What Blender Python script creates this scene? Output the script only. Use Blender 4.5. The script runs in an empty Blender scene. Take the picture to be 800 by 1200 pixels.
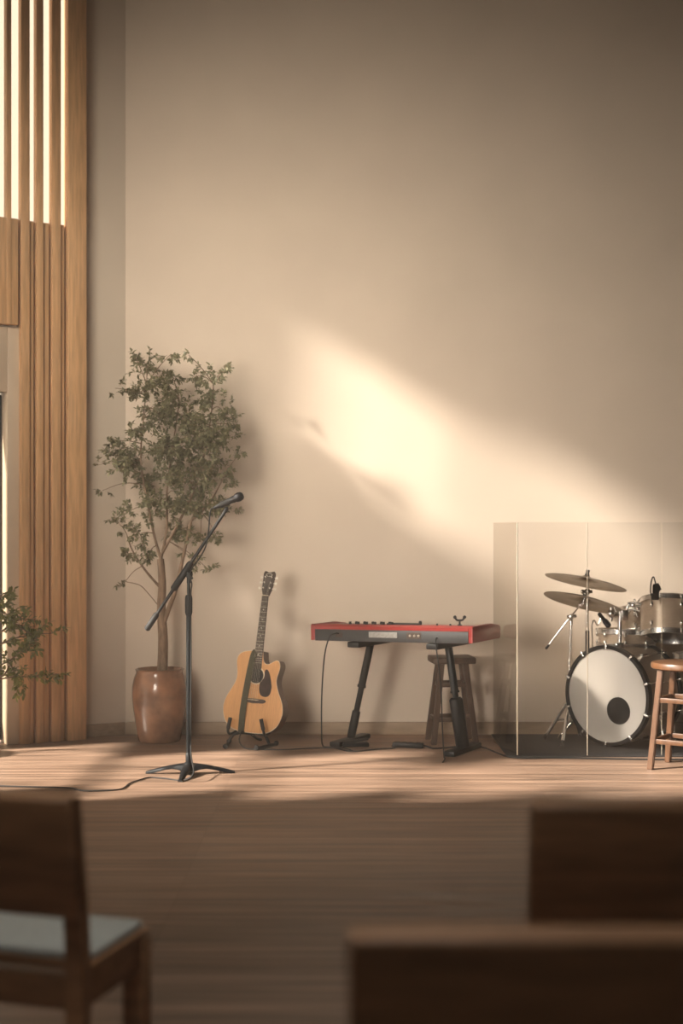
import bpy, bmesh, math, random
from mathutils import Vector, Matrix, Euler

S = bpy.context.scene
COL = S.collection
R = math.radians
FPX, HOR, CAMH = 1600.0, 621.0, 1.4          # focal length in pixels (1200 px tall frame), horizon row, eye height

# ------------------------------------------------------------------ camera
cd = bpy.data.cameras.new('camera')
cam = bpy.data.objects.new('camera', cd)
COL.objects.link(cam)
cam.location = (0, 0, CAMH)
cam.rotation_euler = (R(90), 0, 0)
cd.sensor_fit = 'VERTICAL'
cd.sensor_height = 36
cd.lens = 36 * FPX / 1200
cd.shift_y = (HOR - 600) / 1200
cd.clip_start = 0.05
cd.dof.use_dof = True
cd.dof.focus_distance = 8.0
cd.dof.aperture_fstop = 1.35
S.camera = cam

# ------------------------------------------------------------------ world, sun, added fill lamps, exposure
S.view_settings.view_transform = 'Standard'
S.view_settings.look = 'None'
S.view_settings.exposure = 0.0
S.view_settings.gamma = 1.0
S.view_settings.use_curve_mapping = False
S.cycles.use_denoising = True
S.cycles.max_bounces = 10
S.cycles.diffuse_bounces = 5
S.cycles.transparent_max_bounces = 24
S.cycles.volume_bounces = 1
S.cycles.sample_clamp_indirect = 6.0

w = bpy.data.worlds.new('world'); S.world = w; w.use_nodes = True
bg = w.node_tree.nodes['Background']
bg.inputs[0].default_value = (1.0, 0.86, 0.68, 1)
bg.inputs[1].default_value = 1.55

SUN = Vector((1, 0.40, -0.65)).normalized()
sd = bpy.data.lights.new('sun', 'SUN'); sd.energy = 20.0; sd.color = (1.0, 0.90, 0.77); sd.angle = R(4.0)
so = bpy.data.objects.new('sun', sd); COL.objects.link(so)
so.rotation_euler = SUN.to_track_quat('-Z', 'Y').to_euler()
so.location = (-12, 4, 7)

# oblique left wall: starts in the back corner and runs left and towards the audience
YB = 9.36
CORNER = Vector((-1.48, YB, 0))
U = Vector((-0.85, -0.53, 0)).normalized()
N = Vector((-U.y, U.x, 0)); N = N if N.y < 0 else -N      # into the room
def WL(t, z=0.0, off=0.0):
    p = CORNER + U * t + N * off
    return Vector((p.x, p.y, z))

def area(name, loc, direction, sx, sy, energy, color, spread=180):
    d = bpy.data.lights.new(name, 'AREA'); d.shape = 'RECTANGLE'; d.size = sx; d.size_y = sy
    d.energy = energy; d.color = color; d.spread = R(spread)
    o = bpy.data.objects.new(name, d); COL.objects.link(o); o.location = loc
    o.rotation_euler = Vector(direction).to_track_quat('-Z', 'Y').to_euler()
    return o
area('window_daylight', (-2.15, 6.0, 3.3), (0.50, 0.86, -0.16), 1.8, 1.6, 33, (1.0, 0.87, 0.70), 82)  # added lamp inside the room, standing in for soft daylight from the left
area('low_window_daylight', (-2.2, 3.5, 1.5), (0.52, 0.85, -0.05), 1.2, 1.2, 31, (1.0, 0.89, 0.75), 60)  # added fill lamp to brighten the lower back wall, no window behind it
area('seating_downlight', (-0.6, 2.1, 5.6), (0, 0.04, -1), 1.6, 0.8, 9, (1.0, 0.93, 0.84), 50)  # added fill lamp over the seats, lifts the seat pad and chairs
area('rear_hall_daylight', (0.4, -1.3, 1.9), (0, 1, -0.08), 2.6, 1.2, 4.5, (1.0, 0.92, 0.83))  # added fill lamp behind the camera, brightens the dark chair backs

# ------------------------------------------------------------------ helpers
def PX(px, py, d):
    return Vector(((px - 400) * d / FPX, d, CAMH - (py - HOR) * d / FPX))
def FLOORD(py):
    return FPX * CAMH / (py - HOR)
def PF(px, py, z=0.0):
    d = FPX * (CAMH - z) / (py - HOR)
    return Vector(((px - 400) * d / FPX, d, z))

def frame_from(a, b):
    a, b = Vector(a), Vector(b)
    z = (b - a).normalized()
    q = z.to_track_quat('Z', 'Y')
    return Matrix.Translation(a) @ q.to_matrix().to_4x4()

class MB:
    def __init__(s):
        s.bm = bmesh.new()
    def _xf(s, verts, m):
        if m is not None:
            bmesh.ops.transform(s.bm, matrix=m, verts=verts)
    def box(s, c, size, m=None, bevel=0.0, seg=2, rot=None):
        g = bmesh.ops.create_cube(s.bm, size=1.0)
        vs = g['verts']
        bmesh.ops.scale(s.bm, vec=Vector(size), verts=vs)
        if bevel > 0:
            es = list({e for v in vs for e in v.link_edges})
            r = bmesh.ops.bevel(s.bm, geom=es, offset=bevel, segments=seg, affect='EDGES', profile=0.5)
            vs = list({v for f in r['faces'] for v in f.verts} | {v for v in vs if v.is_valid})
            ext = set(vs)
            for v in list(ext):
                for f in v.link_faces:
                    ext.update(f.verts)
            vs = list(ext)
        mm = Matrix.Translation(Vector(c))
        if rot is not None:
            mm = mm @ Euler(rot).to_matrix().to_4x4()
        if m is not None:
            mm = m @ mm
        s._xf(vs, mm)
        return s
    def tube(s, pts, r, n=10, caps=True):
        pts = [Vector(p) for p in pts]
        k = len(pts)
        rs = r if isinstance(r, (list, tuple)) else [r] * k
        tans = []
        for i in range(k):
            a = pts[max(0, i - 1)]; b = pts[min(k - 1, i + 1)]
            tans.append((b - a).normalized())
        t0 = tans[0]
        ref = Vector((0, 0, 1)) if abs(t0.z) < 0.9 else Vector((1, 0, 0))
        nrm = (ref - t0 * ref.dot(t0)).normalized()
        rings = []
        for i in range(k):
            t = tans[i]
            nrm = (nrm - t * nrm.dot(t))
            nrm = nrm.normalized() if nrm.length > 1e-6 else t.orthogonal().normalized()
            bi = t.cross(nrm)
            rings.append([s.bm.verts.new(pts[i] + (nrm * math.cos(2 * math.pi * j / n) + bi * math.sin(2 * math.pi * j / n)) * rs[i]) for j in range(n)])
        for i in range(k - 1):
            for j in range(n):
                s.bm.faces.new((rings[i][j], rings[i][(j + 1) % n], rings[i + 1][(j + 1) % n], rings[i + 1][j]))
        if caps:
            s.bm.faces.new(list(reversed(rings[0]))); s.bm.faces.new(rings[-1])
        return s
    def cyl(s, a, b, r, r2=None, n=16):
        return s.tube([a, b], [r, r if r2 is None else r2], n)
    def lathe(s, prof, n=48, m=None, close=False):
        rings = []; vs = []
        for (r, z) in prof:
            if r < 1e-6:
                v = s.bm.verts.new((0, 0, z)); rings.append([v]); vs.append(v)
            else:
                ring = [s.bm.verts.new((r * math.cos(2 * math.pi * j / n), r * math.sin(2 * math.pi * j / n), z)) for j in range(n)]
                rings.append(ring); vs += ring
        pairs = list(zip(rings[:-1], rings[1:]))
        if close:
            pairs.append((rings[-1], rings[0]))
        for a, b in pairs:
            for j in range(n):
                a0, a1 = a[j % len(a)], a[(j + 1) % len(a)]
                b0, b1 = b[j % len(b)], b[(j + 1) % len(b)]
                f = [a0]
                for v in (a1, b1, b0):
                    if v not in f: f.append(v)
                if len(f) >= 3:
                    try: s.bm.faces.new(f)
                    except ValueError: pass
        s._xf(vs, m)
        return s
    def ball(s, c, r, n=16, scale=(1, 1, 1)):
        m = Matrix.Translation(Vector(c)) @ Matrix.Diagonal((*scale, 1))
        g = bmesh.ops.create_uvsphere(s.bm, u_segments=n, v_segments=max(6, n // 2), radius=r, matrix=m)
        return s
    def prism(s, out, y0, y1, m=None, bevel=0.0, seg=2):
        """outline in (x,z), extruded along y"""
        a = [s.bm.verts.new((x, y0, z)) for x, z in out]
        b = [s.bm.verts.new((x, y1, z)) for x, z in out]
        n = len(out)
        fa = s.bm.faces.new(a); fb = s.bm.faces.new(list(reversed(b)))
        for i in range(n):
            s.bm.faces.new((a[i], b[i], b[(i + 1) % n], a[(i + 1) % n]))
        vs = a + b
        if bevel > 0:
            es = list(set(fa.edges) | set(fb.edges))
            r = bmesh.ops.bevel(s.bm, geom=es, offset=bevel, segments=seg, affect='EDGES', profile=0.5)
            ext = {v for f in r['faces'] for v in f.verts} | {v for v in vs if v.is_valid}
            for v in list(ext):
                for f in v.link_faces: ext.update(f.verts)
            vs = list(ext)
        s._xf(vs, m)
        return s
    def quad(s, pts):
        s.bm.faces.new([s.bm.verts.new(Vector(p)) for p in pts]); return s
    def build(s, name, mat, parent=None, smooth=40):
        bmesh.ops.recalc_face_normals(s.bm, faces=s.bm.faces)
        me = bpy.data.meshes.new(name); s.bm.to_mesh(me); s.bm.free()
        me.materials.append(mat)
        if smooth:
            for p in me.polygons: p.use_smooth = True
            me.set_sharp_from_angle(angle=R(smooth))
        o = bpy.data.objects.new(name, me); COL.objects.link(o)
        if parent is not None: o.parent = parent
        return o

def tag(o, label=None, cat=None, group=None, kind=None):
    if label: o['label'] = label
    if cat: o['category'] = cat
    if group: o['group'] = group
    if kind: o['kind'] = kind
    return o
def thing(name, label, cat, loc=(0, 0, 0), rot=(0, 0, 0), group=None):
    o = bpy.data.objects.new(name, None); COL.objects.link(o)
    o.empty_display_size = 0.1
    o.location = loc; o.rotation_euler = rot
    return tag(o, label, cat, group)
def struct(o):
    o['kind'] = 'structure'; return o
def smoothpts(pts, sub=6):
    """Catmull-Rom through the points"""
    P = [Vector(p) for p in pts]; P = [P[0]] + P + [P[-1]]
    out = []
    for i in range(1, len(P) - 2):
        for k in range(sub):
            t = k / sub
            a, b, c, d = P[i - 1], P[i], P[i + 1], P[i + 2]
            out.append(0.5 * ((2 * b) + (c - a) * t + (2 * a - 5 * b + 4 * c - d) * t * t + (3 * b - a - 3 * c + d) * t ** 3))
    out.append(P[-2])
    return out

# ------------------------------------------------------------------ materials
def mat(name, col, rough=0.5, metal=0.0, spec=0.5, noise=0.0, nscale=20.0, nstretch=(1, 1, 1), bump=0.0, coat=0.0, col2=None, coord='Object'):
    m = bpy.data.materials.new(name); m.use_nodes = True
    nt = m.node_tree; b = nt.nodes['Principled BSDF']
    b.inputs['Base Color'].default_value = (*col, 1)
    b.inputs['Roughness'].default_value = rough
    b.inputs['Metallic'].default_value = metal
    b.inputs['Specular IOR Level'].default_value = spec
    b.inputs['Coat Weight'].default_value = coat
    if noise > 0 or bump > 0:
        tc = nt.nodes.new('ShaderNodeTexCoord'); mp = nt.nodes.new('ShaderNodeMapping')
        mp.inputs['Scale'].default_value = nstretch
        nt.links.new(tc.outputs[coord], mp.inputs[0])
        nz = nt.nodes.new('ShaderNodeTexNoise'); nz.inputs['Scale'].default_value = nscale; nz.inputs['Detail'].default_value = 6
        nt.links.new(mp.outputs[0], nz.inputs['Vector'])
        if noise > 0:
            mx = nt.nodes.new('ShaderNodeMix'); mx.data_type = 'RGBA'
            c2 = col2 if col2 else tuple(c * (1 - noise) for c in col)
            mx.inputs[6].default_value = (*col, 1); mx.inputs[7].default_value = (*c2, 1)
            rp = nt.nodes.new('ShaderNodeMapRange'); rp.inputs[1].default_value = 0.35; rp.inputs[2].default_value = 0.65
            nt.links.new(nz.outputs[0], rp.inputs[0])
            nt.links.new(rp.outputs[0], mx.inputs[0]); nt.links.new(mx.outputs[2], b.inputs['Base Color'])
        if bump > 0:
            bp = nt.nodes.new('ShaderNodeBump'); bp.inputs['Strength'].default_value = bump; bp.inputs['Distance'].default_value = 0.01
            nt.links.new(nz.outputs[0], bp.inputs['Height']); nt.links.new(bp.outputs[0], b.inputs['Normal'])
    return m

M = {}
M['plaster'] = mat('plaster', (0.64, 0.54, 0.445), 0.9, noise=0.06, nscale=1.6, bump=0.05, spec=0.2)
M['side_plaster'] = mat('side_plaster', (0.62, 0.53, 0.44), 0.9, noise=0.06, nscale=1.6, bump=0.05, spec=0.2)
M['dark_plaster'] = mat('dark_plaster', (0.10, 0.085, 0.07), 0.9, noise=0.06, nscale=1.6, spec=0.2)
M['screen_wood'] = mat('screen_wood', (0.68, 0.40, 0.20), 0.55, noise=0.25, nscale=6, nstretch=(9, 9, 0.7), bump=0.05)
M['skirting'] = mat('skirting', (0.36, 0.26, 0.18), 0.6, noise=0.2, nscale=5, nstretch=(1, 8, 8))
M['chair_wood'] = mat('chair_wood', (0.42, 0.225, 0.115), 0.45, noise=0.35, nscale=5, nstretch=(1.0, 9, 9), bump=0.04)
M['stool_wood'] = mat('stool_wood', (0.125, 0.055, 0.023), 0.4, noise=0.3, nscale=8, nstretch=(6, 6, 1), bump=0.04)
M['dark_stool_wood'] = mat('dark_stool_wood', (0.085, 0.052, 0.036), 0.45, noise=0.3, nscale=8, nstretch=(6, 6, 1))
M['pad'] = mat('pad', (0.50, 0.53, 0.50), 0.85, noise=0.15, nscale=60)
M['black_metal'] = mat('black_metal', (0.0065, 0.0075, 0.009), 0.42, 0.0, 0.3, noise=0.2, nscale=30)
M['black_plastic'] = mat('black_plastic', (0.009, 0.009, 0.010), 0.5, 0.0, 0.3, noise=0.2, nscale=30)
M['rubber'] = mat('rubber', (0.015, 0.014, 0.014), 0.7, noise=0.2, nscale=30)
M['mesh_metal'] = mat('mesh_metal', (0.05, 0.05, 0.055), 0.4, 0.9, noise=0.5, nscale=300, bump=0.3)
M['chrome'] = mat('chrome', (0.88, 0.87, 0.85), 0.27, 1.0, noise=0.08, nscale=20)
M['bronze'] = mat('bronze', (0.24, 0.185, 0.125), 0.36, 1.0, noise=0.25, nscale=14, nstretch=(1, 1, 1))
M['sparkle'] = mat('sparkle', (0.52, 0.41, 0.31), 0.33, 0.35, noise=0.12, nscale=120, coat=0.6)
M['drum_head'] = mat('drum_head', (0.56, 0.53, 0.49), 0.45, noise=0.03, nscale=8)
M['clear_head'] = mat('clear_head', (0.10, 0.085, 0.075), 0.25, noise=0.1, nscale=8)
M['hoop'] = mat('hoop', (0.008, 0.0075, 0.0075), 0.35, spec=0.3, noise=0.2, nscale=20)
M['red'] = mat('red', (0.27, 0.020, 0.017), 0.32, noise=0.08, nscale=20, coat=0.4)
M['grey_panel'] = mat('grey_panel', (0.032, 0.032, 0.034), 0.5, noise=0.1, nscale=20)
M['plate'] = mat('plate', (0.30, 0.29, 0.27), 0.5, noise=0.25, nscale=60)
M['key_white'] = mat('key_white', (0.75, 0.73, 0.68), 0.35, noise=0.03, nscale=20)
M['spruce'] = mat('spruce', (0.66, 0.34, 0.13), 0.35, noise=0.16, nscale=9, nstretch=(14, 1, 1), coat=0.5)
M['mahogany'] = mat('mahogany', (0.13, 0.05, 0.025), 0.35, noise=0.25, nscale=9, nstretch=(1, 1, 9), coat=0.4)
M['rosewood'] = mat('rosewood', (0.055, 0.03, 0.02), 0.5, noise=0.3, nscale=12, nstretch=(9, 9, 1))
M['binding'] = mat('binding', (0.72, 0.60, 0.42), 0.5, noise=0.05, nscale=20)
M['pickguard'] = mat('pickguard', (0.045, 0.024, 0.02), 0.25, noise=0.5, nscale=25)
M['strap'] = mat('strap', (0.075, 0.07, 0.045), 0.85, noise=0.3, nscale=90)
M['nickel'] = mat('nickel', (0.62, 0.56, 0.46), 0.38, 1.0, noise=0.05, nscale=20)
M['steel'] = mat('steel', (0.6, 0.55, 0.45), 0.3, 1.0, noise=0.05, nscale=20)
M['soil'] = mat('soil', (0.05, 0.035, 0.025), 0.95, noise=0.5, nscale=60, bump=0.6)
M['bark'] = mat('bark', (0.26, 0.17, 0.11), 0.8, noise=0.45, nscale=14, nstretch=(4, 4, 1), bump=0.5)
M['rug'] = mat('rug', (0.028, 0.025, 0.025), 0.95, noise=0.4, nscale=120, bump=0.3)
M['acrylic_edge'] = mat('acrylic_edge', (0.62, 0.54, 0.42), 0.25, noise=0.06, nscale=8)
M['door_paint'] = mat('door_paint', (0.68, 0.55, 0.42), 0.5, noise=0.08, nscale=4)
M['label_white'] = mat('label_white', (0.8, 0.75, 0.65), 0.5, noise=0.05, nscale=30)

def pot_mat():
    m = mat('glazed_clay', (0.40, 0.205, 0.12), 0.24, noise=0.5, nscale=7, bump=0.12, coat=0.5, col2=(0.20, 0.105, 0.065))
    return m
M['clay'] = pot_mat()

def leaf_mat(name, c1, c2):
    m = bpy.data.materials.new(name); m.use_nodes = True
    nt = m.node_tree; b = nt.nodes['Principled BSDF']
    b.inputs['Roughness'].default_value = 0.5
    g = nt.nodes.new('ShaderNodeNewGeometry')
    mx = nt.nodes.new('ShaderNodeMix'); mx.data_type = 'RGBA'
    mx.inputs[6].default_value = (*c1, 1); mx.inputs[7].default_value = (*c2, 1)
    nt.links.new(g.outputs['Random Per Island'], mx.inputs[0]); nt.links.new(mx.outputs[2], b.inputs['Base Color'])
    tr = nt.nodes.new('ShaderNodeBsdfTranslucent'); nt.links.new(mx.outputs[2], tr.inputs[0])
    ms = nt.nodes.new('ShaderNodeMixShader'); ms.inputs[0].default_value = 0.35
    nt.links.new(b.outputs[0], ms.inputs[1]); nt.links.new(tr.outputs[0], ms.inputs[2])
    nt.links.new(ms.outputs[0], nt.nodes['Material Output'].inputs[0])
    return m
M['olive_leaf'] = leaf_mat('olive_leaf', (0.12, 0.122, 0.066), (0.28, 0.262, 0.15))
M['green_leaf'] = leaf_mat('green_leaf', (0.12, 0.14, 0.045), (0.28, 0.28, 0.09))

def glass_mat(name, trans, tint=(1, 1, 1), rough=0.05, refl=0.06):
    m = bpy.data.materials.new(name); m.use_nodes = True
    nt = m.node_tree; nt.nodes.remove(nt.nodes['Principled BSDF'])
    t = nt.nodes.new('ShaderNodeBsdfTransparent'); t.inputs[0].default_value = (trans * tint[0], trans * tint[1], trans * tint[2], 1)
    gl = nt.nodes.new('ShaderNodeBsdfGlossy'); gl.inputs['Roughness'].default_value = rough
    fr = nt.nodes.new('ShaderNodeFresnel'); fr.inputs[0].default_value = 1.45
    ge = nt.nodes.new('ShaderNodeNewGeometry'); fm = nt.nodes.new('ShaderNodeMath'); fm.operation = 'SUBTRACT'; fm.use_clamp = True
    nt.links.new(fr.outputs[0], fm.inputs[0]); nt.links.new(ge.outputs['Backfacing'], fm.inputs[1])     # reflect at the outer face only
    ms = nt.nodes.new('ShaderNodeMixShader')
    nt.links.new(fm.outputs[0], ms.inputs[0]); nt.links.new(t.outputs[0], ms.inputs[1]); nt.links.new(gl.outputs[0], ms.inputs[2])
    nt.links.new(ms.outputs[0], nt.nodes['Material Output'].inputs[0])
    return m
M['clear_pane'] = glass_mat('clear_pane', 0.98)
M['tinted_pane'] = glass_mat('tinted_pane', 0.80, (1, 1, 1))  # set to weaken the wall sun patch through the added side windows
M['sheer_pane'] = glass_mat('sheer_pane', 0.92, (1, 0.97, 0.92))
M['dim_pane'] = glass_mat('dim_pane', 0.55)  # set to weaken sun on drums and tree through added side windows
M['smoke_acrylic'] = glass_mat('smoke_acrylic', 0.90, (1, .985, .96), 0.04)
M['acrylic'] = glass_mat('acrylic', 0.985, (0.98, 0.98, 0.98), 0.04)

def floor_mat():
    m = bpy.data.materials.new('walnut_planks'); m.use_nodes = True
    nt = m.node_tree; b = nt.nodes['Principled BSDF']; L = nt.links
    tc = nt.nodes.new('ShaderNodeTexCoord')
    br = nt.nodes.new('ShaderNodeTexBrick')
    br.inputs['Scale'].default_value = 1.0; br.inputs['Brick Width'].default_value = 1.7; br.inputs['Row Height'].default_value = 0.135
    br.inputs['Mortar Size'].default_value = 0.0008; br.inputs['Mortar Smooth'].default_value = 0.2; br.inputs['Bias'].default_value = 0.0
    br.offset = 0.37; br.offset_frequency = 1
    br.inputs['Color1'].default_value = (0.222, 0.144, 0.102, 1); br.inputs['Color2'].default_value = (0.295, 0.195, 0.140, 1)
    br.inputs['Mortar'].default_value = (0.12, 0.07, 0.045, 1)
    L.new(tc.outputs['Object'], br.inputs['Vector'])
    mp = nt.nodes.new('ShaderNodeMapping'); mp.inputs['Scale'].default_value = (0.55, 9, 1); L.new(tc.outputs['Object'], mp.inputs[0])
    nz = nt.nodes.new('ShaderNodeTexNoise'); nz.inputs['Scale'].default_value = 2.2; nz.inputs['Detail'].default_value = 7; L.new(mp.outputs[0], nz.inputs['Vector'])
    rp = nt.nodes.new('ShaderNodeMapRange'); rp.inputs[1].default_value = 0.3; rp.inputs[2].default_value = 0.7; rp.inputs[3].default_value = 0.5; rp.inputs[4].default_value = 1.45
    L.new(nz.outputs[0], rp.inputs[0])
    mx = nt.nodes.new('ShaderNodeMix'); mx.data_type = 'RGBA'; mx.blend_type = 'MULTIPLY'; mx.inputs[0].default_value = 1
    L.new(br.outputs[0], mx.inputs[6]); L.new(rp.outputs[0], mx.inputs[7]); L.new(mx.outputs[2], b.inputs['Base Color'])
    r2 = nt.nodes.new('ShaderNodeMapRange'); r2.inputs[1].default_value = 0.3; r2.inputs[2].default_value = 0.7; r2.inputs[3].default_value = 0.34; r2.inputs[4].default_value = 0.52
    L.new(nz.outputs[0], r2.inputs[0]); L.new(r2.outputs[0], b.inputs['Roughness'])
    bp = nt.nodes.new('ShaderNodeBump'); bp.inputs['Strength'].default_value = 0.3; bp.inputs['Distance'].default_value = 0.01
    L.new(nz.outputs[0], bp.inputs['Height']); L.new(bp.outputs[0], b.inputs['Normal'])
    b.inputs['Specular IOR Level'].default_value = 0.22
    return m
M['floor'] = floor_mat()

# ------------------------------------------------------------------ room shell
T_END, ZC, XR, YF = 1.75, 6.2, 4.2, -1.6
LE = WL(T_END)
b = MB(); th = 0.12
out = [(CORNER.x - 0.6, YB + 0.25), (XR + 0.2, YB + 0.25), (XR + 0.2, YF - 0.2), (LE.x - 0.2, YF - 0.2), (LE.x - 0.2, LE.y + 0.1)]
vs0 = [b.bm.verts.new((x, y, 0)) for x, y in out]; vs1 = [b.bm.verts.new((x, y, -th)) for x, y in out]
b.bm.faces.new(vs0); b.bm.faces.new(list(reversed(vs1)))
for i in range(len(out)):
    b.bm.faces.new((vs0[i], vs1[i], vs1[(i + 1) % len(out)], vs0[(i + 1) % len(out)]))
struct(b.build('floor', M['floor'], smooth=0))
b = MB()
vs0 = [b.bm.verts.new((x, y, ZC)) for x, y in out]; vs1 = [b.bm.verts.new((x, y, ZC + th)) for x, y in out]
b.bm.faces.new(vs0); b.bm.faces.new(list(reversed(vs1)))
for i in range(len(out)):
    b.bm.faces.new((vs0[i], vs1[i], vs1[(i + 1) % len(out)], vs0[(i + 1) % len(out)]))
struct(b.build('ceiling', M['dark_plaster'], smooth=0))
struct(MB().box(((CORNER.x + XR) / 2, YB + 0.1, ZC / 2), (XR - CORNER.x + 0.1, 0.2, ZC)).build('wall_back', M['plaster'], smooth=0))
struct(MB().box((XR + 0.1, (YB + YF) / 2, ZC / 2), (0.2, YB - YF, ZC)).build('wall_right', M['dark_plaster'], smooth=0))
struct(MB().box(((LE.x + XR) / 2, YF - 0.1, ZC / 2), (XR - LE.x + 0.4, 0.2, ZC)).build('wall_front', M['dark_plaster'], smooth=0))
def wl_t(px, off=0.0):
    """distance along the left wall (plane pushed 'off' into the room) where image column px meets it"""
    k = (px - 400) / FPX
    o = CORNER + N * off
    return (k * o.y - o.x) / (U.x - k * U.y)

# openings in the left wall: t0, t1, z0, z1, pane material
T1 = wl_t(80)
DOOR_T0 = wl_t(9)
WM = Matrix(((U.x, -N.x, 0, CORNER.x), (U.y, -N.y, 0, CORNER.y), (0, 0, 1, 0), (0, 0, 0, 1)))   # (t, depth outwards, z) -> world
DW = 0.06
win_n = [0]
def wall_with_openings(name, Mx, tlen, opens, material):
    b = MB()
    ts = sorted({0.0, tlen} | {v for o in opens for v in o[:2]}); zs = sorted({0.0, ZC} | {v for o in opens for v in o[2:4]})
    def inside(t, z): return any(o[0] < t < o[1] and o[2] < z < o[3] for o in opens)
    nT, nZ = len(ts) - 1, len(zs) - 1
    solid = [[not inside((ts[i] + ts[i + 1]) / 2, (zs[j] + zs[j + 1]) / 2) for j in range(nZ)] for i in range(nT)]
    for i in range(nT):
        for j in range(nZ):
            if not solid[i][j]: continue
            t0, t1, z0, z1 = ts[i], ts[i + 1], zs[j], zs[j + 1]
            for y in (0, DW):
                b.quad([Mx @ Vector(p) for p in ((t0, y, z0), (t1, y, z0), (t1, y, z1), (t0, y, z1))])
            for (di, dj, e) in ((-1, 0, ((t0, z0), (t0, z1))), (1, 0, ((t1, z0), (t1, z1))), (0, -1, ((t0, z0), (t1, z0))), (0, 1, ((t0, z1), (t1, z1)))):
                ii, jj = i + di, j + dj
                if 0 <= ii < nT and 0 <= jj < nZ and solid[ii][jj]: continue
                (a0, c0), (a1, c1) = e
                b.quad([Mx @ Vector(p) for p in ((a0, 0, c0), (a1, 0, c1), (a1, DW, c1), (a0, DW, c0))])
    bmesh.ops.remove_doubles(b.bm, verts=b.bm.verts, dist=1e-4)
    struct(b.build(name, material, smooth=0))
    fw = 0.016
    for (t0, t1, z0, z1, pm) in opens:
        if pm is None: continue
        win_n[0] += 1
        f = MB()
        for (a0, a1, c0, c1) in ((t0, t1, z0, z0 + fw), (t0, t1, z1 - fw, z1), (t0, t0 + fw, z0 + fw, z1 - fw), (t1 - fw, t1, z0 + fw, z1 - fw)):
            f.box(((a0 + a1) / 2, 0.03, (c0 + c1) / 2), (a1 - a0, 0.03, c1 - c0), m=Mx)
        fo = struct(f.build('window_%d' % win_n[0], M['screen_wood'], smooth=0))  # shared name: those in the unseen side wall are invented to shape the sun
        MB().box(((t0 + t1) / 2, 0.03, (z0 + z1) / 2), (t1 - t0 - 2 * fw, 0.008, z1 - z0 - 2 * fw), m=Mx).build('pane', M[pm], fo, smooth=0)
T1 = wl_t(80)
DOOR_T0 = wl_t(9)
wall_with_openings('wall_left', WM, T_END, [
    (T1 - 0.06, 0.98, 3.42, 5.6, 'sheer_pane'),
    (DOOR_T0, DOOR_T0 + 0.8, 0.0, 2.30, None)], M['side_plaster'])
# unseen side wall added to shape the sun; its stepped windows are made up
SWM = Matrix(((0, -1, 0, LE.x), (-1, 0, 0, LE.y), (0, 0, 1, 0), (0, 0, 0, 1)))
def yo(y0, y1, z0, z1, pm): return (LE.y - y1, LE.y - y0, z0, z1, pm)
wall_with_openings('wall_side', SWM, LE.y - YF, [
    yo(7.74, 8.25, 3.72, 4.62, 'tinted_pane'),
    yo(7.15, 7.70, 3.72, 4.80, 'tinted_pane'),
    yo(6.70, 7.35, 2.85, 3.70, 'dim_pane'),
    yo(6.85, 8.38, 0.08, 1.03, 'clear_pane'),
    yo(8.25, 8.42, 2.30, 3.05, 'dim_pane'),
    yo(6.40, 7.75, 1.05, 1.62, 'clear_pane'),
    yo(6.02, 7.35, 1.64, 2.22, 'clear_pane'),
    yo(5.66, 6.66, 2.24, 2.84, 'clear_pane'),
    yo(5.30, 6.60, 2.86, 3.44, 'clear_pane'),
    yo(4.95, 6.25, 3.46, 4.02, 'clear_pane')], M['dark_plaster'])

# skirting boards
struct(MB().box(((CORNER.x + XR) / 2 + 0.001, YB - 0.011, 0.0425), (XR - CORNER.x - 0.002, 0.022, 0.085), bevel=0.004).build('baseboard_back', M['skirting']))
struct(MB().box((0.186, -0.009, 0.0425), (0.356, 0.018, 0.085), m=WM, bevel=0.004).build('baseboard_left', M['skirting']))

# door in the left wall: pale frame and a leaf of glass
f = MB()
d0, d1 = DOOR_T0, DOOR_T0 + 0.8
tj = wl_t(26.5, 0.03)
for (a0, a1, c0, c1) in ((tj, d0 + 0.012, 0, 2.72), (d1, d1 + 0.12, 0, 2.72), (d0 + 0.012, d1, 2.30, 2.72)):
    f.box(((a0 + a1) / 2, 0.04, (c0 + c1) / 2), (a1 - a0, 0.14, c1 - c0), m=WM, bevel=0.004)
do = struct(f.build('door_1', M['door_paint']))
g = MB()
for (a0, a1, c0, c1) in ((d0 + 0.014, d0 + 0.05, 0.02, 2.29), (d1 - 0.1, d1 - 0.004, 0.02, 2.29), (d0 + 0.05, d1 - 0.1, 0.02, 0.16), (d0 + 0.05, d1 - 0.1, 2.19, 2.29)):
    g.box(((a0 + a1) / 2, 0.10, (c0 + c1) / 2), (a1 - a0, 0.045, c1 - c0), m=WM, bevel=0.003)
lf = g.build('door_leaf', M['grey_panel'], do)
MB().box(((d0 + d1) / 2 - 0.025, 0.10, 1.175), (0.66, 0.01, 2.04), m=WM).build('door_glass', M['sheer_pane'], lf, smooth=0)
MB().tube([WM @ Vector(p) for p in ((d1 - 0.06, 0.08, 1.05), (d1 - 0.06, 0.03, 1.05), (d1 - 0.17, 0.03, 1.05))], 0.009, 10).build('handle', M['chrome'], lf)

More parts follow.
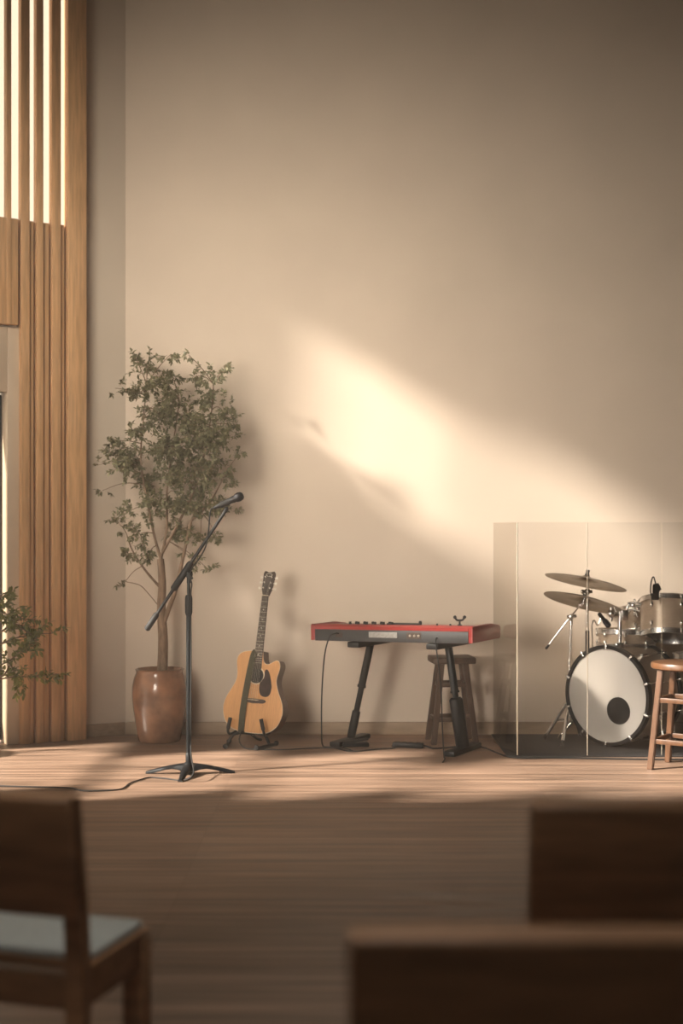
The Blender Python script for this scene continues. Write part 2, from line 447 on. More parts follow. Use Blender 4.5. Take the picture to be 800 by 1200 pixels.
# slatted timber screen in front of the window strip
sc_root = thing('slatted_screen', 'tall timber screen of upright slats with light glowing between them, left of the tree', 'screen', WL(wl_t(90, 0.05)))
inv = Matrix.Translation(-Vector(sc_root.location))
SM = inv @ WM
SILL = 3.425
def sbox(p0, p1, off0, off1, z0, z1, name, parent=sc_root, m=M['screen_wood'], bev=0.003):
    a0, a1 = sorted((wl_t(p0, off1), wl_t(p1, off1)))
    return MB().box(((a0 + a1) / 2, -(off0 + off1) / 2, (z0 + z1) / 2), (a1 - a0, off1 - off0, z1 - z0), m=SM, bevel=bev).build(name, m, parent)
for (p0, p1, o1) in ((8, 13.5, 0.075), (25, 35, 0.075), (43, 51, 0.075), (61, 71.5, 0.075)):
    sbox(p0, p1, 0.012, o1, (2.735 if p0 < 10 else 0.0), ZC - 0.01, 'slat')
sbox(80, 101.5, 0.004, 0.085, 0.0, ZC - 0.01, 'end_post')
for (p0, p1) in ((35, 39.5), (51, 57.5), (71.5, 75.5)):
    sbox(p0, p1, 0.004, 0.055, 0.0, SILL, 'infill_panel')
for (p0, p1) in ((39.3, 43), (57.3, 61), (75.3, 80)):
    sbox(p0, p1, 0.004, 0.02, 0.0, SILL, 'infill_panel')
sbox(-8, 21.5, 0.02, 0.07, 2.735, SILL, 'header_panel')
sbox(21.5, 25, 0.004, 0.02, 2.72, SILL, 'infill_panel')

# ------------------------------------------------------------------ haze in the air of the hall
hm = bpy.data.materials.new('haze'); hm.use_nodes = True
nt = hm.node_tree; nt.nodes.remove(nt.nodes['Principled BSDF'])
vs_ = nt.nodes.new('ShaderNodeVolumeScatter'); vs_.inputs['Color'].default_value = (1.0, 0.93, 0.84, 1); vs_.inputs['Density'].default_value = 0.0085; vs_.inputs['Anisotropy'].default_value = 0.1
nt.links.new(vs_.outputs[0], nt.nodes['Material Output'].inputs['Volume'])
b = MB()
hz = [(CORNER.x + 0.02, YB - 0.03), (XR - 0.02, YB - 0.03), (XR - 0.02, YF + 0.02), (LE.x + 0.02, YF + 0.02), (LE.x + 0.02, LE.y - 0.03)]
v0 = [b.bm.verts.new((x, y, 0.002)) for x, y in hz]; v1 = [b.bm.verts.new((x, y, ZC - 0.02)) for x, y in hz]
b.bm.faces.new(v0); b.bm.faces.new(list(reversed(v1)))
for i in range(5): b.bm.faces.new((v0[i], v1[i], v1[(i + 1) % 5], v0[(i + 1) % 5]))
hz_o = b.build('haze', hm, smooth=0); tag(hz_o, 'thin warm dusty haze filling the air of the hall', 'haze', kind='stuff')

# ------------------------------------------------------------------ foreground chairs
def chair(name, label, loc, rz, pad=False, width=0.52, depth=0.40, seatz=0.45, top=0.82, inset=0.0):
    """faces local +y (away from the camera); origin between the rear posts on the floor"""
    t = thing(name, label, 'chair', loc, (0, 0, rz), 'wooden chairs of the audience')
    W = width / 2
    def post(x):
        q = MB(); w_ = 0.042
        prof = [(0.0, 0.0), (0.0, 0.44), (-0.012, 0.56), (-0.05, top - 0.006)]
        vs = []
        for (y, z) in prof:
            vs.append([q.bm.verts.new((x + sx * w_ / 2, y + sy * w_ / 2, z)) for sx, sy in ((-1, -1), (1, -1), (1, 1), (-1, 1))])
        q.bm.faces.new(list(reversed(vs[0]))); q.bm.faces.new(vs[-1])
        for a, c in zip(vs[:-1], vs[1:]):
            for i in range(4): q.bm.faces.new((a[i], a[(i + 1) % 4], c[(i + 1) % 4], c[i]))
        return q.build('rear_post', M['chair_wood'], t, smooth=0)
    post(-W + 0.021); post(W - 0.021)
    for s in (-1, 1):
        MB().box((s * (W - inset - 0.027), depth - 0.027, (seatz - 0.02) / 2), (0.054, 0.054, seatz - 0.02), bevel=0.004).build('front_leg', M['chair_wood'], t)
        MB().box((s * (W - inset - 0.021), depth / 2, seatz - 0.055), (0.026, depth - 0.07, 0.075), bevel=0.003).build('side_rail', M['chair_wood'], t)
    MB().box((0, 0.0, seatz - 0.055), (width - 0.09, 0.026, 0.075), bevel=0.003).build('rear_rail', M['chair_wood'], t)
    MB().box((0, depth - 0.03, seatz - 0.055), (width - 0.11 - 2 * inset, 0.026, 0.075), bevel=0.003).build('front_rail', M['chair_wood'], t)
    MB().box((0, depth / 2 + 0.012, seatz - 0.008), (width - 0.006 - 2 * inset, depth - 0.03, 0.02), bevel=0.005).build('seat', M['chair_wood'], t)
    if pad:
        MB().box((0, depth / 2 + 0.012, seatz + 0.010), (width - 0.03, depth - 0.05, 0.022), bevel=0.010, seg=3).build('seat_pad', M['pad'], t)
    # solid board backrest, raked with the posts
    ang = math.atan2(0.038, top - 0.56)
    zc = (0.545 + top) / 2
    m = Matrix.Translation((0, -0.033, zc)) @ Matrix.Rotation(ang, 4, 'X')
    MB().box((0, -0.004, 0), (width, 0.05, top - 0.545), m=m, bevel=0.012, seg=3).build('backrest', M['chair_wood'], t)
    return t
psi = R(-17)
# left chair: rear right post base placed, origin half a width to the left of it
rr = Vector((-0.565, 3.03, 0)); wv = Vector((math.cos(psi), math.sin(psi), 0)) * 0.26
chair('wooden_chair', 'wooden chair with pale blue-grey seat pad, cut by the left edge of the photo', rr - wv, psi, pad=True, depth=0.34, seatz=0.425)
chair('wooden_chair', 'wooden chair whose plain backrest stands upper right, behind the nearest one', (0.405 + 0.26, 2.97, 0), 0, inset=0.06)
chair('wooden_chair', 'nearest and most blurred wooden chair, its dark backrest along the bottom right edge', (0.010 + 0.28, 1.965, 0), 0, width=0.56, top=0.842, inset=0.06)

# ------------------------------------------------------------------ plants
rng = random.Random(5)
class Leaves:
    def __init__(s): s.v = []; s.f = []
    def leaf(s, p, d, up, L, W):
        d = d.normalized(); sd_ = d.cross(up)
        sd_ = sd_.normalized() if sd_.length > 1e-4 else d.orthogonal().normalized()
        n = sd_.cross(d)
        i = len(s.v)
        bend = -0.18 * L
        pts = [p, p + d * L * 0.35 + sd_ * W * 0.5 + n * W * .12, p + d * L * 0.72 + sd_ * W * 0.36 + n * (W * .1 + bend * .4), p + d * L + n * bend,
               p + d * L * 0.72 - sd_ * W * 0.36 + n * (W * .1 + bend * .4), p + d * L * 0.35 - sd_ * W * 0.5 + n * W * .12, p + d * L * .35, p + d * L * .72 + n * bend * .4]
        s.v += [tuple(q) for q in pts]
        s.f += [(i, i + 1, i + 6), (i + 1, i + 2, i + 7, i + 6), (i + 2, i + 3, i + 7), (i, i + 6, i + 5), (i + 6, i + 7, i + 4, i + 5), (i + 7, i + 3, i + 4)]
    def build(s, name, m, parent):
        me = bpy.data.meshes.new(name); me.from_pydata(s.v, [], s.f); me.materials.append(m)
        for p in me.polygons: p.use_smooth = True
        o = bpy.data.objects.new(name, me); COL.objects.link(o); o.parent = parent
        return o
def rv(): 
    while True:
        v = Vector((rng.uniform(-1, 1), rng.uniform(-1, 1), rng.uniform(-1, 1)))
        if 0.05 < v.length < 1: return v.normalized()
def twig(wood, lv, p, d, length, L, n, r=0.003, droop=0.3):
    pts = [p.copy()]; q = p.copy(); dd = d.normalized(); st = length / 5
    for i in range(5):
        dd = (dd + rv() * 0.22 + Vector((0, 0, -droop * 0.12))).normalized()
        q = q + dd * st; pts.append(q.copy())
    wood.tube(pts, [r * (1 - 0.13 * i) for i in range(6)], 5)
    for i in range(n):
        f = 0.15 + 0.85 * (i + rng.random() * .6) / n; f = min(f, 0.999) * 5; k = int(f); a = pts[k].lerp(pts[k + 1], f - k)
        ax = (pts[k + 1] - pts[k]).normalized()
        side = ax.cross(rv()).normalized()
        ld = (ax * 0.55 + side * 0.9 + Vector((0, 0, rng.uniform(-.35, .25)))).normalized()
        lv.leaf(a, ld, (Vector((0, 0, 1)) + rv() * 0.8).normalized(), L * rng.uniform(.7, 1.2), L * rng.uniform(.42, .6))
    lv.leaf(pts[-1], dd, (Vector((0, 0, 1)) + rv() * .5), L, L * .45)

# potted tree
TD = 9.08
tb = Vector(((187 - 400) * TD / FPX, TD - 0.0, 0))
tr = thing('potted_tree', 'tall airy olive-leaved tree in a glazed brown clay pot, in the back corner', 'potted tree', tb)
PZ = 0.475
prof = [(0.0, 0.0), (0.132, 0.0), (0.140, 0.006), (0.158, 0.10), (0.175, 0.21), (0.183, 0.30), (0.182, 0.36), (0.170, 0.42), (0.156, 0.452), (0.158, 0.468), (0.163, PZ),
        (0.152, PZ + 0.004), (0.142, PZ - 0.006), (0.142, PZ - 0.05), (0.0, PZ - 0.05)]
MB().lathe(prof, 56).build('pot', M['clay'], tr, smooth=50)
MB().lathe([(0.0, PZ - 0.028), (0.08, PZ - 0.03), (0.143, PZ - 0.042), (0.143, PZ - 0.055), (0, PZ - 0.055)], 40).build('soil', M['soil'], tr)
def TL(px, py, dy=0.0):
    p = PX(px, py, TD + dy); return p - tb
wood = MB(); lv = Leaves()
trunk = smoothpts([TL(190, 790), TL(191, 750), TL(189, 715), TL(190, 685), TL(188, 655)], 6)
wood.tube(trunk, [0.036 - 0.013 * i / (len(trunk) - 1) for i in range(len(trunk))], 12)
forkR = smoothpts([TL(190, 735), TL(198, 712, -.02), TL(206, 690, -.03), TL(214, 655, -.04), TL(224, 610, -.05)], 5)
wood.tube(forkR, [0.018 - 0.009 * i / (len(forkR) - 1) for i in range(len(forkR))], 9)
stems = []
for pts in (((188, 655), (180, 625), (172, 585), (165, 540), (168, 490), (172, 450)),
            ((188, 657), (195, 620), (196, 570), (203, 520), (210, 470)),
            ((189, 650), (205, 620), (225, 580), (240, 530), (248, 480), (250, 450)),
            ((189, 690), (170, 668), (155, 645), (148, 625)),
            ((224, 610), (245, 590), (262, 560))):
    dy = rng.uniform(-.1, .08)
    q = smoothpts([TL(x, y, dy * i / 4) for i, (x, y) in enumerate(pts)], 5)
    wood.tube(q, [0.010 - 0.007 * i / (len(q) - 1) for i in range(len(q))], 8)
    stems += q[3:]
clumps = [  # px, py, radius px, leaves
    (172, 425, 20, 60), (200, 415, 13, 26), (158, 418, 9, 12), (178, 452, 26, 115), (150, 462, 14, 28), (135, 455, 12, 14), (200, 460, 20, 60),
    (185, 485, 24, 100), (160, 505, 22, 90), (232, 440, 16, 52), (252, 440, 16, 50), (263, 434, 8, 14), (221, 416, 8, 12), (240, 468, 22, 80), (262, 482, 18, 60), (215, 490, 24, 100),
    (140, 530, 20, 100), (128, 520, 12, 34), (150, 548, 14, 66), (188, 525, 24, 95), (225, 520, 26, 115), (255, 520, 24, 100), (275, 500, 12, 30), (280, 532, 10, 20),
    (170, 565, 22, 100), (205, 555, 24, 100), (240, 555, 26, 110), (268, 555, 16, 48), (178, 590, 18, 70), (215, 590, 24, 90), (245, 595, 22, 80), (265, 600, 14, 34),
    (150, 600, 16, 40), (140, 615, 14, 30), (165, 625, 20, 60), (150, 650, 18, 48), (172, 655, 14, 34), (145, 684, 8, 10), (205, 625, 18, 54), (235, 630, 18, 52), (255, 632, 12, 24), (225, 655, 14, 26), (245, 668, 9, 12), (120, 575, 10, 10), (115, 545, 8, 8)]
for k in range(34):
    a = rng.uniform(0, 2 * math.pi); q_ = math.sqrt(rng.random())
    clumps.append((200 + 62 * q_ * math.cos(a), 530 + 92 * q_ * math.sin(a), 19, 40))
for (cx, cy, cr, nl) in clumps:
    c = TL(cx, cy, rng.uniform(-.24, .10)); rr_ = cr * TD / FPX
    s0 = min(stems, key=lambda q: (q - c).length)
    br = smoothpts([s0, s0.lerp(c, .5) + Vector((0, 0, rng.uniform(0, .03))), c], 4)
    wood.tube(br, [0.0036 - 0.0018 * i / (len(br) - 1) for i in range(len(br))], 5)
    nt_ = max(3, int(nl / 5))
    for k in range(nt_):
        dd = rv(); dd.z = dd.z * 0.7 + 0.15
        twig(wood, lv, c + rv() * rr_ * rng.uniform(0, .75), dd, rr_ * rng.uniform(.45, .9), 0.031, int(nl / nt_ * 2.6), 0.0014)
# one thin lower shoot
sh = smoothpts([TL(184, 708), TL(174, 696), TL(164, 686), TL(148, 682)], 5)
wood.tube(sh, 0.003, 5)
wood.build('trunk', M['bark'], tr)
fo = lv.build('foliage', M['olive_leaf'], tr)

# shrub at the left edge
SD = 8.35
sb = Vector((-2.62, SD, 0))
shr = thing('leafy_shrub', 'green leafy shrub reaching into the photo from the left edge before the doorway', 'shrub', sb)
def SL(px, py, dy=0.0): return PX(px, py, SD + dy) - sb
MB().lathe([(0, 0), (0.11, 0), (0.15, 0.24), (0.158, 0.245), (0.158, 0.28), (0.143, 0.28), (0.138, 0.24), (0, 0.24)], 40).build('pot', M['clay'], shr)
wood = MB(); lv = Leaves()
b0 = Vector((0, 0, 0.22))
for (pts, nt_) in ((((-70, 800), (-20, 730), (0, 700), (10, 693)), 6), (((-70, 800), (-10, 750), (15, 730), (30, 725)), 8), (((-70, 790), (0, 755), (30, 745), (62, 742)), 9),
                  (((-70, 810), (0, 780), (25, 765), (42, 762)), 8), (((-68, 815), (5, 795), (35, 793), (66, 790)), 9), (((-72, 780), (-15, 715), (8, 720), (22, 712)), 8),
                  (((-68, 815), (-2, 795), (12, 780), (22, 800)), 6), (((-72, 780), (-5, 720), (22, 735), (44, 748)), 8)):
    q = smoothpts([b0] + [SL(x, y, rng.uniform(-.12, .12)) for x, y in pts], 6)
    wood.tube(q, [0.008 - 0.006 * i / (len(q) - 1) for i in range(len(q))], 6)
    for k in range(nt_):
        i = int(len(q) * (0.5 + 0.48 * k / nt_)); i = min(i, len(q) - 2)
        dd = (q[i + 1] - q[i]).normalized() + rv() * .8
        twig(wood, lv, q[i], dd, rng.uniform(.07, .13), 0.040, 13, 0.0022)
wood.build('stem', M['bark'], shr)
lv.build('foliage', M['green_leaf'], shr)

# ------------------------------------------------------------------ microphone on its boom stand
MD = 7.83
mb_ = Vector(((221 - 400) * MD / FPX, MD, 0))
ms = thing('microphone_stand', 'black boom microphone stand with three-legged cast base, standing alone on the open floor', 'microphone stand', mb_)
def ML(px, py, dy=0.0): return PX(px, py, MD + dy) - mb_
for k, (dx, dy, L) in enumerate(((-0.247, 0.02, 1), (0.262, 0.03, 1), (-0.02, -0.25, 1))):
    q = MB(); n = 9; rings = []
    dv = Vector((dx, dy, 0)); sd_ = Vector((-dy, dx, 0)).normalized()
    for i in range(n):
        f = i / (n - 1); p = dv * f
        zt = 0.050 * (1 - f ** 1.5) + 0.013; zb = max(0.0, 0.055 * (1 - f) * math.sin(math.pi * f))
        if f > .9: zb = 0.0
        wd = 0.021 * (1 - f) + 0.011
        if f > .88: wd = 0.013
        rings.append([q.bm.verts.new(p + sd_ * (s * wd * ww) + Vector((0, 0, zz))) for s, ww, zz in ((-1, 1, zb), (-1, 1, zb + (zt - zb) * .6), (-1, .5, zt), (1, .5, zt), (1, 1, zb + (zt - zb) * .6), (1, 1, zb))])
    q.bm.faces.new(rings[0]); q.bm.faces.new(rings[-1])
    for a, c in zip(rings[:-1], rings[1:]):
        for i in range(6): q.bm.faces.new((a[i], a[(i + 1) % 6], c[(i + 1) % 6], c[i]))
    q.build('base_leg', M['black_metal'], ms, smooth=50)
MB().lathe([(0, 0.01), (0.030, 0.012), (0.033, 0.05), (0.026, 0.064), (0.0175, 0.07), (0.0175, 0.118), (0.015, 0.122), (0, 0.122)], 28).build('base_hub', M['black_metal'], ms)
zt = ML(221, 720).z
MB().cyl((0, 0, 0.1), (0, 0, zt + 0.02), 0.0145, n=20).build('pole', M['black_metal'], ms)
MB().lathe([(0, zt - 0.005), (0.016, zt - 0.005), (0.0215, zt + 0.012), (0.0215, zt + 0.092), (0.018, zt + 0.108), (0.012, zt + 0.112), (0, zt + 0.112)], 24).build('height_clutch', M['black_plastic'], ms)
cl = ML(221.5, 673)
MB().cyl((0, 0, zt + 0.1), (0.0, 0, cl.z - 0.01), 0.0095, n=14).build('upper_pole', M['black_metal'], ms)
q = MB().ball(cl + Vector((0, -0.005, 0)), 0.022, 16, (1, .8, 1.2)); q.cyl(cl + Vector((0, -0.03, 0.0)), cl + Vector((0, 0.03, 0)), 0.018, n=18)
q.cyl(cl + Vector((0.0, 0.0, -0.05)), cl, 0.014, n=14)
clamp = q.build('boom_clamp', M['black_metal'], ms)
q = MB().cyl(cl + Vector((0.0, -0.03, 0.0)), cl + Vector((0, -0.045, 0)), 0.008, n=12); q.box(cl + Vector((0.010, -0.05, -0.006)), (0.05, 0.010, 0.016), bevel=.004, rot=(0, R(55), 0))
q.build('wing_knob', M['black_plastic'], clamp)
def bm_pt(f, dy=-0.022):   # along the boom, 0 = counterweight end, 1 = clip end
    return ML(172 + f * 93, 738 - f * 140, 0) + Vector((0, dy, 0))
MB().cyl(bm_pt(0.1), bm_pt(1.0), 0.0095, n=16).build('boom_arm', M['black_metal'], ms)
MB().tube([bm_pt(0.335), bm_pt(.345), bm_pt(0.55), bm_pt(.565)], [0.014, 0.020, 0.020, 0.015], 20).build('boom_sleeve', M['black_plastic'], ms)
MB().tube([bm_pt(0.0), bm_pt(0.012), bm_pt(0.125), bm_pt(.14)], [0.012, 0.0175, 0.0175, 0.012], 18).build('counterweight', M['rubber'], ms)
# clip
MA, MBb = ML(251, 595.5), ML(285.5, 580)
MA = MA + Vector((0, -.022, 0)); MBb = MBb + Vector((0, -.022, 0))
md = (MBb - MA).normalized(); mc = MA.lerp(MBb, .36)
mup = Vector((-md.z, 0, md.x))
q = MB().tube([bm_pt(.985), bm_pt(1.0) + Vector((0.004, 0, 0.008)), mc - mup * 0.022], [0.012, 0.012, 0.010], 14)
q.ball(bm_pt(1.0), 0.013, 12)
cp = q.build('clip_joint', M['black_plastic'], ms)
MB().tube([mc - md * 0.028 , mc + md * 0.028], [0.0185, 0.0195], 20).build('microphone_clip', M['rubber'], ms)
mic = thing('microphone', 'black handheld vocal microphone clipped on the boom stand', 'microphone', mb_ + MA)
L = (MBb - MA).length
mm = frame_from((0, 0, 0), md)
MB().lathe([(0, 0), (0.0095, 0.0), (0.0105, 0.004), (0.0105, 0.02), (0.0135, 0.024), (0.0185, L - 0.075), (0.0205, L - 0.062), (0.0205, L - 0.056), (0, L - 0.056)], 24, mm).build('body', M['black_metal'], mic)
MB().lathe([(0, L - .056), (0.019, L - 0.056), (0.0245, L - 0.046), (0.0262, L - 0.034), (0.0262, L - 0.026), (0.0235, L - 0.012), (0.014, L - 0.002), (0, L)], 24, mm).build('grille', M['mesh_metal'], mic)
MB().lathe([(0.0255, L - .034), (0.0272, L - .033), (0.0272, L - .027), (0.0255, L - 0.026)], 24, mm, close=True).build('grille_band', M['black_metal'], mic)

def cable(name, label, pts, r=0.0042, sub=8):
    return tag(MB().tube(smoothpts(pts, sub), r, 8).build(name, M['rubber']), label, 'cable')
def w(px, py, dy=0.0): return PX(px, py, MD) + Vector((0, -.022 + dy, 0))
fl = 0.005
cable('microphone_cable', 'thin black cable from the vocal microphone, down its stand and left across the floor',
      [w(251, 595.5), w(247.5, 597), w(246, 606), w(244.5, 625, -.01), w(241, 642, -.018), w(233, 656, -.02), w(226, 665, -.022), w(223.5, 676, -.03), w(225.5, 684, -.02), w(224, 700, -.008), w(224.2, 760, 0.0), w(224, 830, 0.0), w(224, 880, -.002),
       PF(226.5, 906, .05) , PF(214, 914.5, fl), PF(196, 912.5, fl), PF(176, 911, fl), PF(165, 913.5, fl), PF(152, 918, fl), PF(142, 924.5, fl), PF(120, 926.5, fl), PF(97, 926.5, fl), PF(80, 923, fl), PF(40, 922, fl), PF(0, 921, fl), PF(-40, 919, fl)], 0.0040)

# ------------------------------------------------------------------ guitar and its stand
GD = 8.86
gb = Vector(((293 - 400) * GD / FPX, GD, 0))
yaw, lean, roll = R(-17), R(-9), R(3.6)
GZ = 0.085
gt = thing('acoustic_guitar', 'natural-top acoustic guitar with cutaway, dark pickguard and olive strap, leaning in a floor stand', 'guitar', gb + Vector((0, -0.02, GZ)))
gt.rotation_mode = 'XYZ'
gt.matrix_world = Matrix.Translation(gb + Vector((0, -0.02, GZ))) @ Matrix.Rotation(yaw, 4, 'Z') @ Matrix.Rotation(lean, 4, 'X') @ Matrix.Rotation(roll, 4, 'Y')
half = [(0.0, 0.0), (0.07, 0.003), (0.13, 0.018), (0.178, 0.058), (0.202, 0.115), (0.206, 0.165), (0.192, 0.22), (0.163, 0.275), (0.140, 0.325), (0.134, 0.365), (0.139, 0.41), (0.147, 0.45), (0.142, 0.49), (0.115, 0.518), (0.07, 0.53), (0.028, 0.532)]
rightside = [(0.07, 0.003), (0.13, 0.018), (0.178, 0.058), (0.202, 0.115), (0.206, 0.165), (0.192, 0.22), (0.165, 0.275), (0.146, 0.325), (0.142, 0.365), (0.150, 0.405), (0.156, 0.44), (0.150, 0.468), (0.136, 0.482), (0.115, 0.478), (0.092, 0.462), (0.068, 0.452), (0.048, 0.458), (0.036, 0.48), (0.030, 0.51), (0.028, 0.532)]
left = [(-x, z) for x, z in half[1:]]
def sm2(p): return [(v.x, v.z) for v in smoothpts([Vector((x, 0, z)) for x, z in p], 4)]
outline = sm2([(0, 0)] + rightside) + list(reversed(sm2([(0, 0)] + left)))[:-1]
BD = 0.105      # body depth, front face at y = 0
def cleanpts(p):
    o = [p[0]]
    for a in p[1:]:
        if (Vector(a) - Vector(o[-1])).length > 1e-4: o.append(a)
    if (Vector(o[0]) - Vector(o[-1])).length < 1e-4: o.pop()
    return o
outline = cleanpts(outline)
def scaled(o, d):
    c = Vector((0, 0.25)); r = []
    n = len(o)
    for i in range(n):
        a, b_, c_ = Vector(o[i - 1]), Vector(o[i]), Vector(o[(i + 1) % n])
        t = (c_ - a).normalized(); nn = Vector((-t.y, t.x))
        r.append(tuple(b_ + nn * d))
    return r
MB().prism(outline, 0.004, BD).build('body_shell', M['mahogany'], gt, smooth=35)
MB().prism(scaled(outline, -0.0), 0.0, 0.0045).build('binding', M['binding'], gt, smooth=35)
MB().prism(scaled(outline, 0.004) if False else [(x * 0.985, 0.265 + (z - 0.265) * 0.985) for x, z in outline], -0.0015, 0.003).build('soundboard', M['spruce'], gt, smooth=35)
HZ = 0.372
MB().lathe([(0, 0), (0.050, 0), (0.050, 0.001), (0, 0.001)], 36, Matrix.Translation((0, -0.0022, HZ)) @ Matrix.Rotation(R(90), 4, 'X')).build('soundhole', M['rubber'], gt)
MB().lathe([(0.050, 0), (0.058, 0), (0.058, 0.0012), (0.050, 0.0012)], 40, Matrix.Translation((0, -0.002, HZ)) @ Matrix.Rotation(R(90), 4, 'X'), close=True).build('rosette', M['binding'], gt)
pg = sm2([(0.030, 0.33), (0.044, 0.345), (0.056, 0.372), (0.055, 0.405), (0.066, 0.418), (0.083, 0.405), (0.100, 0.365), (0.112, 0.315), (0.110, 0.27), (0.094, 0.245), (0.066, 0.240), (0.042, 0.252), (0.030, 0.285), (0.030, 0.33)])
MB().prism(cleanpts(pg), -0.0035, -0.001).build('pickguard', M['pickguard'], gt)
br = sm2([(-0.085, 0.212), (-0.07, 0.222), (-0.035, 0.222), (0, 0.223), (0.035, 0.222), (0.07, 0.222), (0.085, 0.212), (0.07, 0.198), (0.03, 0.195), (0, 0.193), (-0.03, 0.195), (-0.07, 0.198), (-0.085, 0.212)])
bo = MB().prism(cleanpts(br), -0.012, -0.001, bevel=0.002).build('bridge', M['rosewood'], gt)
MB().box((0, -0.0135, 0.214), (0.075, 0.005, 0.003)).build('saddle', M['binding'], bo)
# neck, fretboard, headstock
NT = 0.895    # nut height
q = MB(); rings = []
for (z, wd, dp) in ((0.44, 0.056, 0.045), (0.50, 0.056, 0.040), (0.54, 0.054, 0.030), (0.58, 0.053, 0.026), (0.85, 0.043, 0.022), (NT, 0.042, 0.024)):
    rings.append([q.bm.verts.new((x * wd / 2, 0.001 + y * dp, z)) for x, y in ((-1, 0), (-.8, .5), (-.4, .9), (0, 1), (.4, .9), (.8, .5), (1, 0))])
q.bm.faces.new(rings[0]); q.bm.faces.new(rings[-1])
for a, c in zip(rings[:-1], rings[1:]):
    for i in range(7): q.bm.faces.new((a[i], a[(i + 1) % 7], c[(i + 1) % 7], c[i]))
neck = q.build('neck', M['mahogany'], gt, smooth=50)
q = MB().prism([(-0.029, 0.415), (0.029, 0.415), (0.0215, NT), (-0.0215, NT)], -0.008, 0.001)
fb = q.build('fretboard', M['rosewood'], gt, smooth=0)
for k in range(1, 19):
    z = NT - (NT - 0.214) * (1 - 2 ** (-k / 12)); hw = 0.0215 + (NT - z) / (NT - .415) * .0075
    MB().box((0, -0.0085, z), (hw * 2, 0.002, 0.0022)).build('fret', M['nickel'], fb, smooth=0)
for k in (3, 5, 7, 9, 12, 15):
    z0 = NT - (NT - 0.214) * (1 - 2 ** (-k / 12)); z1 = NT - (NT - 0.214) * (1 - 2 ** (-(k - 1) / 12))
    MB().lathe([(0, 0), (0.0038, 0), (0.0038, .0012), (0, .0012)], 12, Matrix.Translation((0, -0.0078, (z0 + z1) / 2)) @ Matrix.Rotation(R(90), 4, 'X')).build('inlay_dot', M['label_white'], fb)
MB().box((0, -0.007, NT + 0.003), (0.043, 0.009, 0.006)).build('nut', M['binding'], gt, smooth=0)
HM = Matrix.Translation((0, 0, NT + 0.004)) @ Matrix.Rotation(R(-12), 4, 'X')
hs = sm2([(-0.022, 0.0), (-0.027, 0.022), (-0.034, 0.045), (-0.0365, 0.10), (-0.039, 0.150), (-0.030, 0.166), (-0.012, 0.160), (0, 0.158), (0.012, 0.160), (0.030, 0.166), (0.039, 0.150), (0.0365, 0.10), (0.034, 0.045), (0.027, 0.022), (0.022, 0.0)])
head = MB().prism(cleanpts(hs), -0.004, 0.014, m=HM, bevel=0.002).build('headstock', M['rosewood'], gt)
q = MB()
ring = []
q.lathe([(0.0165, 0), (0.0195, 0), (0.0195, .001), (0.0165, .001)], 28, HM @ Matrix.Translation((0, -0.0042, 0.140)) @ Matrix.Rotation(R(90), 4, 'X') @ Matrix.Diagonal((1.15, .55, 1, 1)), close=True)
q.build('emblem', M['label_white'], head)
for s in (-1, 1):
    for k, z in enumerate((0.048, 0.086, 0.124)):
        q = MB()
        q.cyl(HM @ Vector((s * 0.030, 0.005, z)), HM @ Vector((s * 0.050, 0.005, z)), 0.003, n=8)
        q.ball(HM @ Vector((s * 0.054, 0.005, z)), 0.0082, 12, (1, .6, 1.1))
        q.cyl(HM @ Vector((s * 0.022, -0.003, z)), HM @ Vector((s * 0.022, -0.016, z)), 0.0045, n=10)
        q.build('tuning_peg', M['label_white'], head)
q = MB()
for k in range(6):
    x0 = (k - 2.5) * 0.0107; x1 = (k - 2.5) * 0.0066
    q.cyl((x0, -0.016, 0.214), (x1, -0.012, NT + .003), 0.0007, n=5)
    s = -1 if k < 3 else 1; z = (0.048, 0.086, 0.124)[k if k < 3 else 5 - k]
    q.cyl((x1, -0.012, NT + .003), HM @ Vector((s * 0.022, -0.012, z)), 0.0007, n=5)
q.build('strings', M['steel'], gt)
# strap laid over the front
sp = [(-0.012, 0.03, 0.530), (-0.022, 0.005, 0.537), (-0.032, -0.013, 0.50), (-0.045, -0.012, 0.40), (-0.056, -0.010, 0.28), (-0.062, -0.012, 0.15), (-0.062, -0.008, 0.05), (-0.060, -0.004, 0.005), (-0.05, 0.02, -0.006), (-0.03, 0.05, -0.006)]
c = smoothpts([Vector(p) for p in sp], 5); q = MB(); rows = []
for i, p in enumerate(c):
    t = (c[min(i + 1, len(c) - 1)] - c[max(i - 1, 0)]).normalized(); sdv = Vector((1, 0, 0)) - t * t.x; sdv.normalize(); nn = sdv.cross(t)
    rows.append([q.bm.verts.new(p + sdv * a * 0.021 + nn * bb * 0.0012) for a, bb in ((-1, -1), (1, -1), (1, 1), (-1, 1))])
q.bm.faces.new(rows[0]); q.bm.faces.new(rows[-1])
for a, d in zip(rows[:-1], rows[1:]):
    for i in range(4): q.bm.faces.new((a[i], a[(i + 1) % 4], d[(i + 1) % 4], d[i]))
q.build('strap', M['strap'], gt, smooth=50)
MB().cyl((0, 0.05, -0.014), (0, 0.05, 0.002), 0.007, n=12).build('end_pin', M['nickel'], gt)

